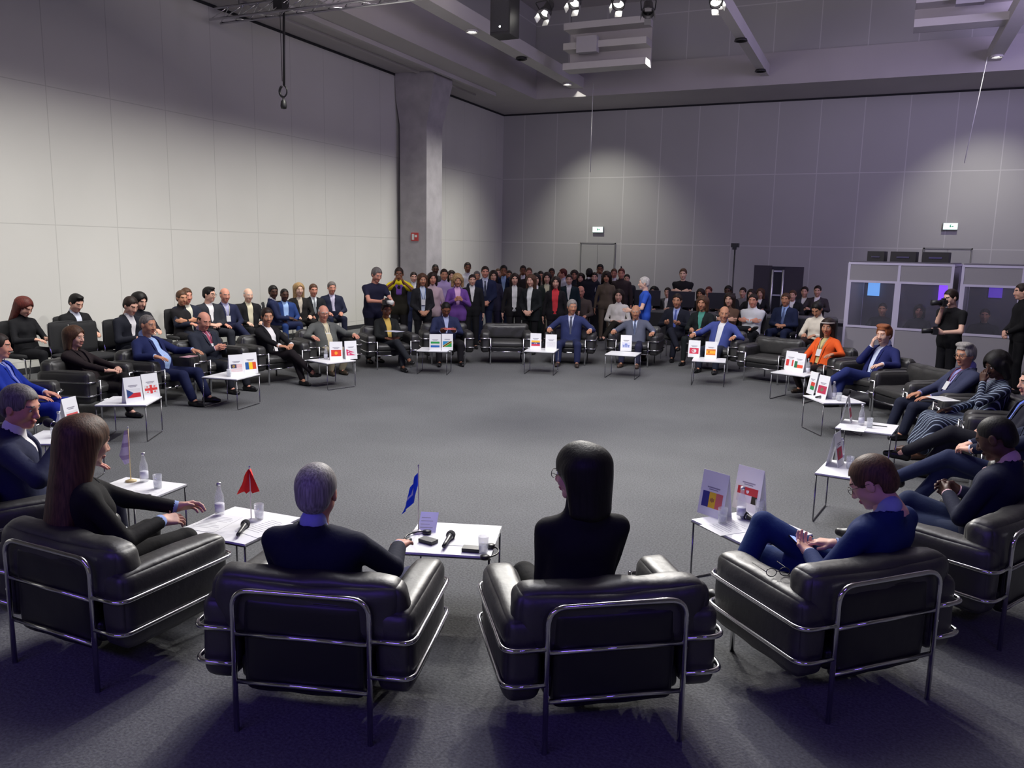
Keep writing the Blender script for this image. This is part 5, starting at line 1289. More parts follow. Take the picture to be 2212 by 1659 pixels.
row([
 (40, 653, 'woman with long dark red hair bending over a notebook, far left behind the ring', 'black chair of the red-haired woman at the far left', dict(fem=True, hair='long', hc='auburn', tc=S(22, 22, 26), top='sweater', arms='type', hpitch=30, skin='light')),
 (108, 643, 'man with dark swept hair in black, writing, second from the left behind the ring', 'black chair of the dark-haired writing man', dict(hair='quiff', hc='black', tc=S(22, 22, 25), shirt=S(200, 205, 220), arms='type', hpitch=24, skin='light')),
 (262, 652, 'man in black leaning over his papers behind the broad man in navy', 'black chair behind the broad man in navy', dict(hair='short', hc='dark', tc=S(26, 28, 38), arms='type', hpitch=22, lean=-4)),
 (295, 643, 'woman with full dark hair sitting half hidden behind the broad man', 'black chair behind the broad man, its right neighbour', dict(fem=True, hair='bob', hc='black', tc=S(26, 26, 34), top='sweater', arms='type', hpitch=16)),
 (340, 630, 'tall bearded man in a dark suit with open pale shirt in the left second row', 'black chair of the tall man in dark suit', dict(hair='short', hc='brown', tc=S(34, 38, 54), shirt=S(206, 205, 190), button=-0.05, veelow=0.03, arms='type', skin='ruddy')),
 (388, 638, 'woman with short brown hair in black next to the tall man', 'black chair of the short-haired woman in black', dict(fem=True, hair='short', hc='brown', tc=S(28, 26, 30), top='sweater', arms='folded', skin='tan')),
 (437, 630, 'man with dark hair and glasses in a dark grey suit looking aside', 'black chair of the man with glasses', dict(hair='quiff', hc='black', tc=S(44, 46, 54), arms='lap', glasses=True, hyaw=30, skin='light')),
 (482, 632, 'bald man in navy with a pale lanyard', 'black chair of the bald man in navy', dict(hair='fringe', hc='salt', tc=S(34, 38, 66), skin='ruddy', lanyard=S(200, 200, 190), shirt=S(170, 170, 205), legs='crossR')),
 (533, 632, 'white-haired man in black with a cream tie and shirt', 'black chair of the white-haired man', dict(hair='fringe', hc='white', tc=S(26, 26, 30), shirt=S(215, 208, 180), skin='fair', button=-0.03, veelow=0.03)),
 (583, 626, 'person with black hair turning away, in a navy suit', 'black chair of the person turning away', dict(hair='short', hc='black', tc=S(32, 40, 74), skin='dark', hyaw=-70, face=40)),
 (612, 632, 'dark-skinned man in a blue jacket and light blue shirt', 'black chair of the man in a light blue shirt', dict(hair='buzz', hc='black', tc=S(40, 64, 122), shirt=S(160, 190, 235), skin='dark', button=-0.03, veelow=0.035)),
 (640, 620, 'blond woman in a black jacket in the left second row', 'black chair of the blond woman', dict(fem=True, hair='long', hc='blond', tc=S(34, 32, 32), shirt=S(190, 180, 165), skin='fair')),
 (675, 622, 'young man in a dark suit with a checked tie', 'black chair of the young man with a checked tie', dict(hair='short', hc='brown', tc=S(30, 32, 38), shirt=S(215, 220, 225), tie=S(120, 125, 130), skin='ruddy')),
 (715, 617, 'man in navy suit and pale tie, right end of the left second row', 'black chair at the right end of the left second row', dict(hair='grey', hc='salt', tc=S(34, 38, 60), shirt=S(196, 190, 215), tie=S(180, 175, 200), skin='ruddy', bulk=0.02)),
], G2, 'black chairs of the left second row', 1.20)
row([
 (1255, 622, 'bald man in a brown jacket behind the upright man in blue', 'black chair of the bald man in brown', dict(hair='fringe', hc='dark', tc=S(88, 78, 72), skin='ruddy', top='sweater')),
 (1338, 630, 'woman with long dark hair in a white blouse holding papers, far second row', 'black chair of the woman in the white blouse', dict(fem=True, hair='long', hc='dark', tc=S(232, 228, 220), top='blouse', bottom=S(40, 36, 30), legs='crossL', arms='lap', skin='light')),
 (1465, 640, 'man in a dark suit and blue tie with a tablet, far second row', 'black chair of the man with the blue tie', dict(hair='short', hc='dark', tc=S(30, 32, 44), shirt=S(165, 178, 225), tie=S(60, 80, 160), skin='tan', arms='read', legs='crossR')),
 (1520, 645, 'woman with brown hair in a dark jacket and green top, far second row', 'black chair of the woman in the green top', dict(fem=True, hair='bob', hc='brown', tc=S(28, 34, 36), shirt=S(80, 150, 135), skin='tan', arms='type')),
 (1578, 638, 'woman with long dark hair in a brown cardigan, far second row', 'black chair of the woman in the brown cardigan', dict(fem=True, hair='long', hc='dark', tc=S(104, 80, 68), top='sweater', skin='light', arms='folded')),
 (1630, 640, 'young man in a white patterned shirt with arms crossed, far second row', 'black chair of the young man in the white shirt', dict(hair='short', hc='dark', tc=S(214, 216, 222), top='shirt', bottom=S(22, 24, 30), skin='ruddy', arms='folded', legs='figR')),
 (1700, 638, 'man with light brown hair in a navy suit, hands folded, far second row', 'black chair of the man in navy with folded hands', dict(hair='short', hc='brown', tc=S(34, 42, 72), shirt=S(150, 175, 225), tie=S(70, 90, 140), skin='tan', arms='lap')),
 (1775, 655, 'woman with a black bun in a cream blouse and brown trousers bending her head', 'black chair of the woman in the cream blouse', dict(fem=True, hair='bun', hc='black', tc=S(230, 222, 205), top='blouse', bottom=S(52, 38, 36), legs='crossL', arms='type', hpitch=34, skin='tan', lean=0)),
], G3, 'black chairs of the far second row', 1.24)
# extra empty chairs of the left second row
for (px, py, lab) in ((205, 700, 'empty black chair in the left second row behind the woman in brown'), (160, 700, 'empty black chair beside the writing man')):
    p = at(px, py, 0.9); conf_chair(p.x, p.y, face_cen(p), lab, 'black chairs of the left second row')

# standing: pixel column, head top row, depth
GS = 'people standing in the crowd at the far left corner'
def stand(px, py, depth, label, group=GS, face=None, zmin=1.55, zmax=1.90, **kw):
    d = _right*((px-IW/2)/FOCAL) - _up*((py-IH/2)/FOCAL) + _fwd
    for _ in range(12):
        p = Vector((0, 0, CAM_H))+d*depth; hgt = p.z
        if hgt < zmin: depth *= 0.96
        elif hgt > zmax: depth *= 1.04
        else: break
    kw.setdefault('lod', 2); fem = kw.get('fem', False); full = 1.70 if fem else 1.765
    if kw.get('sit'): full = 1.27
    kw.setdefault('sc', max(0.86, min(1.08, hgt/full)))
    if face is None: face = face_cen(p)
    return person(label, (p.x, p.y, 0), face, group, **kw)
pm, PJ = stand(805, 572, 14.6, 'grey-haired man in a navy T-shirt with a camera at the left of the crowd', lod=1, top='tee', tc=S(34, 34, 56), bottom=S(20, 20, 28), hair='grey', hc='salt', skin='ruddy', face=-25,
      armR=((0.10, 0.46, 1.14), (-0.2, 1, 0), (-1, 0, 0), 'hold'), armL=((-0.12, 0.44, 1.10), (0.2, 1, 0), (1, 0, 0), 'hold'), lean=-8, hpitch=20)
ym, YJ = stand(862, 577, 16.0, 'woman in yellow sleeves and a purple scarf holding a camera', lod=1, fem=True, top='tee', tc=S(40, 37, 30), bottom=S(26, 24, 28), hair='bun', hc='dark', skin='brown', arms='camera', face=-60)
def shawl(o, J, name, col, r, drop):
    f = Field(J['pel']-0.4+V3(0, 0, 0.2), J['nb']+0.35, 0.018)
    for s in (-1, 1):
        f.cone(J['nb']-J['U']*drop*0.4, J['sh', s]+V3(0, 0, 0.0), r, r*0.95, 0.04)
        if drop < 0.05: f.cone(J['sh', s], J['sh', s]+(J['el', s]-J['sh', s])*0.45, r*0.95, r*0.8, 0.02)
        else: f.cone(J['nb']+V3(s*0.05, 0.03, 0), J['pel']+J['U']*0.30+V3(s*0.03, 0.09, 0), 0.045, 0.05, 0.03)
    V, Q = f.mesh(); c = link(name, np_mesh(name, [(V, Q)]), M_CLOTH(col), o); return c
shawl(ym, YJ, 'yellow_shawl', S(236, 214, 40), 0.085, 0.0)
shawl(ym, YJ, 'purple_scarf', S(120, 80, 170), 0.055, 0.10)
stand(912, 590, 15.8, 'woman with long brown hair, dark jacket and lanyard over a white shirt', lod=1, fem=True, hair='long', hc='brown', tc=S(34, 34, 38), shirt=S(205, 215, 230), lanyard=S(90, 130, 190), skin='tan', arms='front', button=-0.05, veelow=0.035, bottom=S(22, 22, 26))
stand(934, 588, 16.2, 'woman in a pale patterned top beside the woman with the lanyard', fem=True, hair='bob', hc='dark', tc=S(190, 165, 175), top='blouse', skin='ruddy', bottom=S(40, 38, 42))
stand(940, 568, 20.0, 'dark-skinned man at the back, left of the lilac shirt', hair='buzz', hc='black', tc=S(46, 46, 50), skin='dark')
stand(959, 578, 17.5, 'man in a lilac shirt with a dark jacket over his arm', hair='short', hc='dark', tc=S(168, 148, 196), top='shirt', skin='tan', arms='front', bottom=S(40, 36, 70))
stand(988, 592, 16.0, 'woman with curly blond hair in a purple jacket and pink scarf', lod=1, fem=True, hair='curly', hc='blond', tc=S(112, 72, 150), shirt=S(225, 180, 220), skin='tan', arms='chest', bottom=S(18, 17, 22), vee=0.07, veelow=0.03)
stand(1010, 564, 20.5, 'tall man in a white shirt at the back of the crowd', hair='short', hc='dark', tc=S(215, 215, 220), top='shirt', skin='brown', bottom=S(30, 30, 34))
stand(1030, 583, 19.0, 'grey-faced man half hidden behind the navy suits', hair='short', hc='salt', tc=S(46, 50, 66), skin='tan')
stand(1048, 572, 17.8, 'man in a navy suit, hands in front, beside the purple jacket', hair='short', hc='dark', tc=S(34, 40, 70), shirt=S(200, 205, 225), tie=S(40, 46, 70), skin='ruddy', arms='front')
stand(1066, 584, 18.4, 'woman with dark hair in navy between two suited men', fem=True, hair='bob', hc='dark', tc=S(44, 42, 62), skin='light')
stand(1088, 570, 19.0, 'man in a dark blue suit and light blue shirt with raised hands', hair='short', hc='black', tc=S(26, 36, 62), shirt=S(150, 175, 215), skin='brown', arms='camera')
stand(1112, 590, 17.2, 'woman in a white blouse and dark cardigan', fem=True, hair='long', hc='dark', tc=S(34, 32, 34), shirt=S(225, 225, 222), skin='light', button=-0.05, veelow=0.04)
stand(1130, 571, 21.0, 'man holding a camera above the crowd behind the white blouse', hair='short', hc='dark', tc=S(40, 36, 38), skin='brown', arms='camera')
stand(1148, 592, 16.3, 'woman in a long black blazer and white top with clasped hands', lod=1, fem=True, hair='straight', hc='brown', top='coat', tc=S(24, 28, 30), shirt=S(225, 228, 226), skin='light', arms='front', button=-0.1, veelow=0.03, face=-85, bottom=S(20, 20, 22))
stand(1143, 576, 20.6, 'man in a dark jacket behind the black blazer', hair='short', hc='brown', tc=S(46, 40, 42), skin='ruddy')
stand(1168, 583, 19.2, 'man in a tan jacket', hair='short', hc='dark', tc=S(120, 106, 94), skin='tan', top='shirt')
stand(1182, 588, 18.2, 'woman in a grey-green coat', fem=True, hair='bob', hc='dark', tc=S(60, 66, 60), skin='light', shirt=S(215, 210, 180), button=-0.05, veelow=0.03)
stand(1192, 577, 21.0, 'man with greenish cap and cream shirt at the back', hair='short', hc='dark', tc=S(200, 196, 170), top='shirt', skin='brown')
stand(1201, 597, 16.6, 'woman with dark hair in a red top', lod=2, fem=True, hair='long', hc='dark', tc=S(30, 28, 32), shirt=S(214, 62, 70), skin='light', button=-0.02, veelow=0.04, vee=0.08)
stand(1219, 578, 20.2, 'man in a white shirt turned sideways', hair='short', hc='auburn', tc=S(196, 194, 214), top='shirt', skin='ruddy', face=-150)
stand(1241, 583, 20.4, 'woman in dark clothes left of the broad dark back', fem=True, hair='bob', hc='dark', tc=S(36, 38, 44), skin='tan', top='sweater')
stand(1273, 577, 19.6, 'broad man in black seen from behind', hair='short', hc='black', tc=S(30, 31, 42), skin='dark', face=100, sw=0.22, bulk=0.02)
stand(1297, 568, 21.2, 'man raising a camera beside the broad dark back', hair='short', hc='black', tc=S(30, 32, 44), skin='brown', arms='camera')
stand(1311, 587, 19.0, 'woman in a brown tweed coat', fem=True, hair='curly', hc='dark', tc=S(104, 92, 78), skin='tan', top='sweater')
stand(1327, 578, 21.0, 'man in grey behind the tweed coat', hair='short', hc='brown', tc=S(84, 78, 90), skin='ruddy')
stand(1343, 577, 19.6, 'man in a dark brown jumper at the right end of the crowd', hair='short', hc='auburn', tc=S(56, 46, 48), skin='ruddy', top='sweater')
for (px, py, dp, lab, kw) in [
 (893, 585, 18.4, 'person in dark blue behind the woman with the lanyard', dict(tc=S(40, 46, 74), hair='short', hc='dark')), (975, 584, 19.6, 'dark-haired person left of the curly blond hair', dict(tc=S(40, 38, 52), hair='bob', hc='dark', fem=True)),
 (1020, 590, 17.0, 'person in black between purple jacket and navy suit', dict(tc=S(30, 30, 34), hair='short', hc='dark')), (1076, 578, 21.6, 'man at the very back between navy suits', dict(tc=S(50, 48, 56), hair='short', hc='brown')),
 (1100, 582, 20.8, 'man in a dark jumper behind the white blouse', dict(tc=S(48, 38, 40), hair='short', hc='dark', skin='tan')), (1158, 590, 17.4, 'person in dark green right of the black blazer', dict(tc=S(32, 40, 36), hair='bob', hc='black', fem=True)),
 (1210, 586, 21.4, 'person in dark blue behind the red top', dict(tc=S(32, 40, 62), hair='short', hc='dark')), (1230, 590, 18.2, 'person in teal black right of the red top', dict(tc=S(24, 40, 48), hair='short', hc='dark')),
 (1255, 590, 21.4, 'short person behind the broad dark back', dict(tc=S(44, 40, 40), hair='bob', hc='dark', fem=True)), (1285, 586, 19.6, 'man in dark blue right of the broad dark back', dict(tc=S(30, 36, 60), hair='short', hc='dark')),
 (1355, 590, 20.6, 'person in dark grey beside the thin pole', dict(tc=S(46, 46, 52), hair='short', hc='dark'))]:
    stand(px, py, dp, lab, **kw)
stand(1396, 595, 15.6, 'white-haired man in a bright blue T-shirt walking behind the far chairs', 'people standing behind the far chairs', lod=1, top='tee', tc=S(50, 90, 196), bottom=S(60, 30, 40), hair='grey', hc='white', skin='fair', face=200, armL=((-0.15, 0.30, 1.05), (0.2, 1, 0), (1, 0, 0), 'relaxed'))
stand(1477, 577, 19.0, 'man in black with headphones standing at the technicians desk', 'people standing behind the far chairs', top='tee', tc=S(26, 26, 30), hair='short', hc='brown', skin='fair', arms='folded', bottom=S(20, 20, 24))
phm, PHJ = stand(2062, 620, 11.9, 'photographer in black raising a camera to his face, before the right booth', 'people standing at the right', lod=1, zmin=1.5, top='tee', tc=S(22, 22, 25), bottom=S(22, 22, 26), hair='short', hc='dark', skin='fair', face=-140, sw=0.225, bulk=0.02,
      armR=((-0.02, 0.20, 1.46), (-0.7, 0.4, 0.4), (0, -0.6, -0.4), 'hold'), armL=((-0.16, 0.30, 1.08), (0.3, 1, 0.2), (1, 0, 0), 'hold'), hpitch=14, stance=0.16)
stand(2216, 608, 12.6, 'person in black cut off at the right edge', 'people standing at the right', zmin=1.5, top='sweater', tc=S(20, 20, 22), hair='short', hc='dark', skin='light', arms='front', face=-170)
# cameras in hands
def camera_thing(loc, rz, label, white=False):
    t = empty('photo_camera', loc, rz); tag(t, label, 'camera')
    MB().box(-0.07, 0.07, -0.03, 0.035, -0.05, 0.045).box(-0.025, 0.025, -0.02, 0.03, 0.045, 0.07).build('camera_body', M_BLKP, t)
    lm = mat('white_lens_paint', (0.75, 0.75, 0.72), 0.4) if white else M_BLKP
    MB().lathe([(0.001, 0), (0.035, 0), (0.036, 0.06), (0.042, 0.14), (0.001, 0.14)], (0, 0.033, 0), 14, axis=(0, 1, 0)).build('lens', lm, t)
    return t
camera_thing(hold_point(pm, PJ, 1, (0, 0.12, 0.0)), math.radians(-115), 'white-lensed camera held by the man in the navy T-shirt', True)
camera_thing(hold_point(phm, PHJ, 1, (-0.02, 0.09, 0.02)), math.radians(110), 'black camera at the face of the photographer')
camera_thing(hold_point(phm, PHJ, -1, (0, 0.10, -0.02)), math.radians(100), 'second camera hanging at the waist of the photographer')

# ------------------------------------------------------------------ technicians' desk
M_DRAPE = mat('black_table_drape', (0.022, 0.022, 0.027), 0.9, bump=0.3, bscale=8)
def desk(p0, p1, label, h=0.76, dpt=0.7):
    a, b = Vector((*p0, 0)), Vector((*p1, 0)); L = (b-a).length; ang = math.atan2(b.y-a.y, b.x-a.x)
    t = empty('long_table', a, ang); tag(t, label, 'table', 'black draped tables at the far side')
    MB().box(0, L, 0, dpt, h-0.03, h).build('tabletop', mat('dark_table_top', (0.10, 0.10, 0.11), 0.4), t)
    b_ = MB(); n = int(L*14); V = []; F = []
    for i in range(n+1):
        x = L*i/n; y = -0.012+0.012*math.sin(i*1.9)
        V += [(x, y, 0.01), (x, y*0.4-0.004, h-0.031)]
    for i in range(n): F.append((2*i, 2*i+2, 2*i+3, 2*i+1))
    b_.add(V, F, 0, True); b_.box(0, 0.01, 0, dpt, 0.01, h-0.031).box(L-0.01, L, 0, dpt, 0.01, h-0.031).build('drape', M_DRAPE, t)
    return t
def P2(px, py, z): p = at(px, py, z); return (p.x, p.y)
a = P2(1262, 645, 0.76); 
desk((-7.3, 18.7), (-5.3, 18.7), 'black draped table left of the man in blue T-shirt')
desk((-5.2, 18.4), (-2.9, 18.5), 'black draped technicians table behind the far second row')
desk((-2.8, 18.5), (-0.7, 18.7), 'black draped table in front of the dark display panel')
M_SCR = mat('monitor_black', (0.02, 0.02, 0.025), 0.3)
for i, (x, y, lab) in enumerate([(-4.9, 18.75, 'monitor at the left end of the technicians table'), (-4.1, 18.75, 'monitor behind the man in blue T-shirt'), (-3.2, 18.8, 'monitor near the tall lamp stand')]):
    t = empty('monitor', (x, y, 0.76), math.radians(8)); tag(t, lab, 'monitor', 'monitors on the technicians table')
    MB().box(-0.30, 0.30, -0.02, 0.02, 0.10, 0.46).build('screen_housing', M_SCR, t); MB().box(-0.03, 0.03, -0.02, 0.02, 0.01, 0.12).box(-0.1, 0.1, -0.08, 0.08, 0.001, 0.012).build('stand', M_SCR, t)
for (px, py, lab, kw) in [
 (1411, 622, 'dark-haired person at the technicians table, left end', dict(hair='bob', hc='black', fem=True)), (1441, 624, 'person in grey at the technicians table', dict(hair='short', hc='dark', tc=S(70, 70, 74), skin='light')),
 (1512, 627, 'person with dark hair right of the man with headphones', dict(hair='bob', hc='dark', fem=True, skin='tan')), (1530, 622, 'person with auburn hair at the technicians table', dict(hair='short', hc='auburn', skin='ruddy')),
 (1572, 620, 'person in black below the tall lamp stand', dict(hair='short', hc='black', skin='dark')), (1604, 624, 'person in a pale top at the table', dict(hair='short', hc='dark', tc=S(110, 108, 112), top='sweater')),
 (1622, 628, 'person with long hair at the table, left of the display panel', dict(hair='long', hc='dark', fem=True)), (1642, 626, 'person with brown hair before the display panel', dict(hair='bob', hc='brown', fem=True)),
 (1712, 630, 'person behind the man in navy', dict(hair='grey', hc='brown', skin='light')), (1738, 622, 'person right of the display panel', dict(hair='short', hc='dark', tc=S(60, 62, 70))),
 (1766, 620, 'person in grey beside the left booth', dict(hair='short', hc='dark', tc=S(64, 58, 62)))]:
    kw.setdefault('tc', S(30, 30, 34)); kw.setdefault('skin', 'light')
    _alt = globals().get('_alt', 0)+1; stand(px, py, 19.5 if _alt % 2 else 20.5, lab, 'people seated at the technicians tables', zmin=1.18, zmax=1.34, sit=0.42, arms='table', face=-95, **kw)

# lamp on a tall tripod
t = empty('tripod_lamp', tuple(at(1574, 690, 0)[:2])+(0,)); tag(t, 'tall black tripod with a small lamp head behind the far row', 'lamp stand')
t.location = (-3.30, 20.9, 0)
MB().tube([(0, 0, 0.05), (0, 0, 2.28)], 0.018, 10).build('pole', M_BLKP, t)
for k in range(3):
    a = k*2.094+0.5; MB().tube([(0, 0, 0.75), (0.45*math.cos(a), 0.45*math.sin(a), 0.012)], 0.011, 8).build('leg', M_BLKP, t)
MB().box(-0.09, 0.09, -0.09, 0.09, 2.26, 2.36).box(-0.05, 0.05, -0.11, -0.05, 2.20, 2.30).build('lamp_head', M_BLKP, t)
# dark display panel with silver posts
t = empty('display_panel', (-2.35, 22.0, 0)); tag(t, 'large dark folding panel with two silver posts in front of the back wall', 'display panel')
M_PAN = mat('dark_plum_panel', (0.035, 0.028, 0.045), 0.5)
MB().box(-0.60, -0.16, -0.04, 0.04, 0.02, 1.82).build('left_panel', M_PAN, t); MB().box(0.16, 0.62, -0.04, 0.04, 0.02, 1.80).build('right_panel', M_PAN, t); MB().box(-0.16, 0.16, 0.0, 0.05, 0.02, 1.80).build('middle_panel', M_SCR, t)
for s in (-1, 1): MB().tube([(s*0.13, -0.06, 0), (s*0.13, -0.06, 1.72)], 0.028, 10).build('post', mat('silver_post', (0.6, 0.6, 0.62), 0.35, 0.9), t)
for z in (1.05, 1.66): MB().box(-0.10, 0.10, -0.07, -0.05, z, z+0.04).build('crossbar', mat('silver_post', (0.6, 0.6, 0.62), 0.35, 0.9), t)
# thin microphone pole
t = empty('microphone_stand', (-6.0, 20.3, 0)); tag(t, 'thin dark microphone stand at the right end of the crowd', 'microphone stand')
MB().tube([(0, 0, 0.02), (0, 0, 1.6)], 0.012, 8).lathe([(0.001, 0), (0.14, 0), (0.13, 0.02), (0.001, 0.02)], n=16).build('pole', M_BLKP, t); MB().tube([(0, 0, 1.6), (0, -0.1, 1.72)], 0.02, 8).build('microphone_head', M_BLKP, t)

# ------------------------------------------------------------------ interpreter booths
M_ALU = mat('lilac_aluminium', (0.62, 0.58, 0.74), 0.45, 0.2); M_BP = mat('booth_grey_panel', (0.30, 0.285, 0.32), 0.75); M_DIM = mat('booth_inner_lining', (0.13, 0.12, 0.15), 0.8)
M_PANE = mat('booth_window_pane', (0.25, 0.25, 0.3), 0.03, spec=0.8, alpha=0.15)
def booth(x0, y0, ang, W_, label, k):
    t = empty('interpreter_booth', (x0, y0, 0), math.radians(ang)); tag(t, label, 'interpreter booth', 'interpreter booths'); D = 1.55; H = 1.97; zb, zt = 0.80, 1.64; th = 0.035
    fr = MB()
    for x in (0, W_/2, W_): fr.box(x-0.022, x+0.022, -0.02, 0.02, 0, H)
    for z in (0.02, zb, zt, H): fr.box(0, W_, -0.022, 0.018, z-0.02, z+0.02)
    for x in (0, W_): fr.box(x-0.022, x+0.022, D-0.02, D+0.02, 0, H).box(x-0.02, x+0.02, 0, D, H-0.02, H+0.02)
    fr.box(0, W_, D-0.02, D+0.02, H-0.02, H+0.02).build('frame', M_ALU, t)
    for i in (0, 1):
        xa, xb = W_/2*i+0.022, W_/2*(i+1)-0.022
        MB().box(xa, xb, -0.01, 0.01, 0.04, zb-0.02).build('lower_panel', M_BP, t); MB().box(xa, xb, -0.01, 0.01, zt+0.02, H-0.02).build('upper_panel', M_BP, t)
        w_ = MB().box(xa, xa+0.03, -0.02, 0.012, zb+0.02, zt-0.02).box(xb-0.03, xb, -0.02, 0.012, zb+0.02, zt-0.02).build('window_frame', M_ALU, t)
        MB().box(xa+0.03, xb-0.03, -0.003, 0.003, zb+0.021, zt-0.021).build('pane', M_PANE, w_)
    MB().box(-0.01, 0.01, 0.02, D, 0.02, H-0.02).build('side_panel', M_BP, t); MB().box(W_-0.01, W_+0.01, 0.02, D, 0.02, H-0.02).build('side_panel', M_BP, t)
    MB().box(0.01, W_-0.01, D-0.01, D+0.01, 0.02, H-0.02).build('rear_panel', M_DIM, t); MB().box(0, W_, 0, D, H+0.021, H+0.04).build('roof_panel', M_DIM, t)
    MB().box(0.02, W_-0.02, 0.03, 0.45, 0.72, 0.75).build('desk_shelf', M_DIM, t)
    return t
BW = 1.72
b1 = booth(-0.50, 16.6, -9, BW, 'left interpreter booth with a blue and a violet glow behind its windows', 0)
b2 = booth(1.33, 16.0, -9, 1.78, 'right interpreter booth behind the photographer', 1)
def in_booth(bo, x, y): r = bo.rotation_euler.z; return Vector((bo.location.x+math.cos(r)*x-math.sin(r)*y, bo.location.y+math.sin(r)*x+math.cos(r)*y, 0))
for (bo, x, lab, kw) in [(b1, 0.5, 'interpreter in dark clothes at the left window of the left booth', dict(hair='short', hc='dark')), (b1, 1.15, 'interpreter at the right window of the left booth', dict(hair='bob', hc='dark', fem=True)),
      (b2, 1.30, 'interpreter with blond hair at the right window of the right booth', dict(hair='long', hc='blond', fem=True)), (b2, 0.35, 'interpreter in black at the left window of the right booth', dict(hair='short', hc='dark'))]:
    p = in_booth(bo, x, 0.85); person(lab, p, -99, 'interpreters in the booths', lod=2, sit=0.42, arms='table', tc=S(34, 34, 40), top='sweater', skin='tan', sc=0.93, **kw)
for bo in (b1, b2):
    l = bpy.data.lights.new('booth_lamp', 'POINT'); l.energy = 9; l.color = (0.75, 0.68, 1.0); l.shadow_soft_size = 0.08
    lo = bpy.data.objects.new('booth_lamp', l); C.objects.link(lo); p = in_booth(bo, 0.86, 0.5); lo.location = (p.x, p.y, 1.85)
def booth_light(bo, x, y, z, col, pw, label):
    p = in_booth(bo, x, y); t = MB().box(-0.11, 0.11, -0.012, 0.012, -0.16, 0.16).build('lit_screen', mat('screen_glow', col, 0.4, emit=pw)); t.location = (p.x, p.y, z); t.rotation_euler = (0, 0, bo.rotation_euler.z); tag(t, label, 'screen')
booth_light(b1, 0.22, 1.45, 1.48, (0.16, 0.42, 0.95), 1.0, 'light blue screen inside the left booth, upper left')
booth_light(b1, 1.50, 1.45, 1.45, (0.20, 0.05, 0.95), 1.6, 'violet lit screen inside the left booth, upper right')
booth_light(b2, 0.45, 1.50, 1.55, (0.10, 0.04, 0.5), 0.7, 'dim violet screen inside the right booth')
for (bo, x, lab) in [(b1, 0.32, 'dark equipment case on the left end of the left booth'), (b1, 0.80, 'dark equipment case on the middle of the left booth'), (b1, 1.35, 'dark equipment case on the right end of the left booth')]:
    p = in_booth(bo, x, 0.9); wd = 0.15 if x < 0.5 else 0.22
    c = MB().box(-wd, wd, -0.2, 0.2, 0, 0.19).build('equipment_case', mat('case_black', (0.03, 0.028, 0.03), 0.6)); c.location = (p.x, p.y, 2.011); c.rotation_euler = (0, 0, bo.rotation_euler.z); tag(c, lab, 'case', 'equipment cases on the booth')
    MB().box(-wd*0.5, wd*0.5, -0.215, -0.2, 0.07, 0.10).build('handle', M_STEEL, c)
bg = MB().box(-0.10, 0.10, -0.06, 0.06, 0, 0.16).build('paper_bag', mat('cream_paper', (0.45, 0.42, 0.36), 0.8)); p = in_booth(b2, 1.45, 0.22); bg.location = (p.x, p.y, 0.751); tag(bg, 'cream paper bag with yellow print in the right booth window', 'bag'); bg.rotation_euler = (0, 0, b2.rotation_euler.z)
MB().box(-0.03, 0.03, -0.062, -0.06, 0.03, 0.12).build('yellow_print', mat('yellow_ink', S(225, 170, 40), 0.6), bg)

# ------------------------------------------------------------------ overhead: trusses, spots, hoist
def truss(y, x0, x1, z, label):
    t = empty('lighting_truss', (0, y, z)); tag(t, label, 'truss', 'lighting trusses under the ceiling')
    for (dy, dz) in ((-0.14, 0), (0.14, 0), (0, 0.24)): MB().tube([(x0, dy, dz), (x1, dy, dz)], 0.024, 8).build('rail', M_CHROME, t)
    b = MB(); n = int((x1-x0)/0.35)
    for i in range(n):
        xa = x0+(x1-x0)*i/n; xb = x0+(x1-x0)*(i+1)/n; s = 1 if i % 2 else -1
        b.tube([(xa, -0.14*s, 0), (xb, 0.14*s, 0)], 0.009, 5).tube([(xa, -0.14, 0), (xb, 0, 0.24)], 0.009, 5).tube([(xa, 0.14, 0), (xb, 0, 0.24)], 0.009, 5)
    b.build('lattice', M_CHROME, t); 
    for x in (x0+0.6, x1-0.6): MB().tube([(x, 0, 0.24), (x, 0, 9.2-z)], 0.008, 6).build('hanging_cable', M_STEEL, t)
    return t
truss(12.65, -12.0, -3.0, 6.30, 'silver lighting truss crossing the top left of the hall')
M_SPOT = mat('spotlight_black', (0.02, 0.02, 0.022), 0.45); M_LENS = mat('lit_spot_lens', (1.0, 0.97, 0.9), 0.3, emit=14.0)
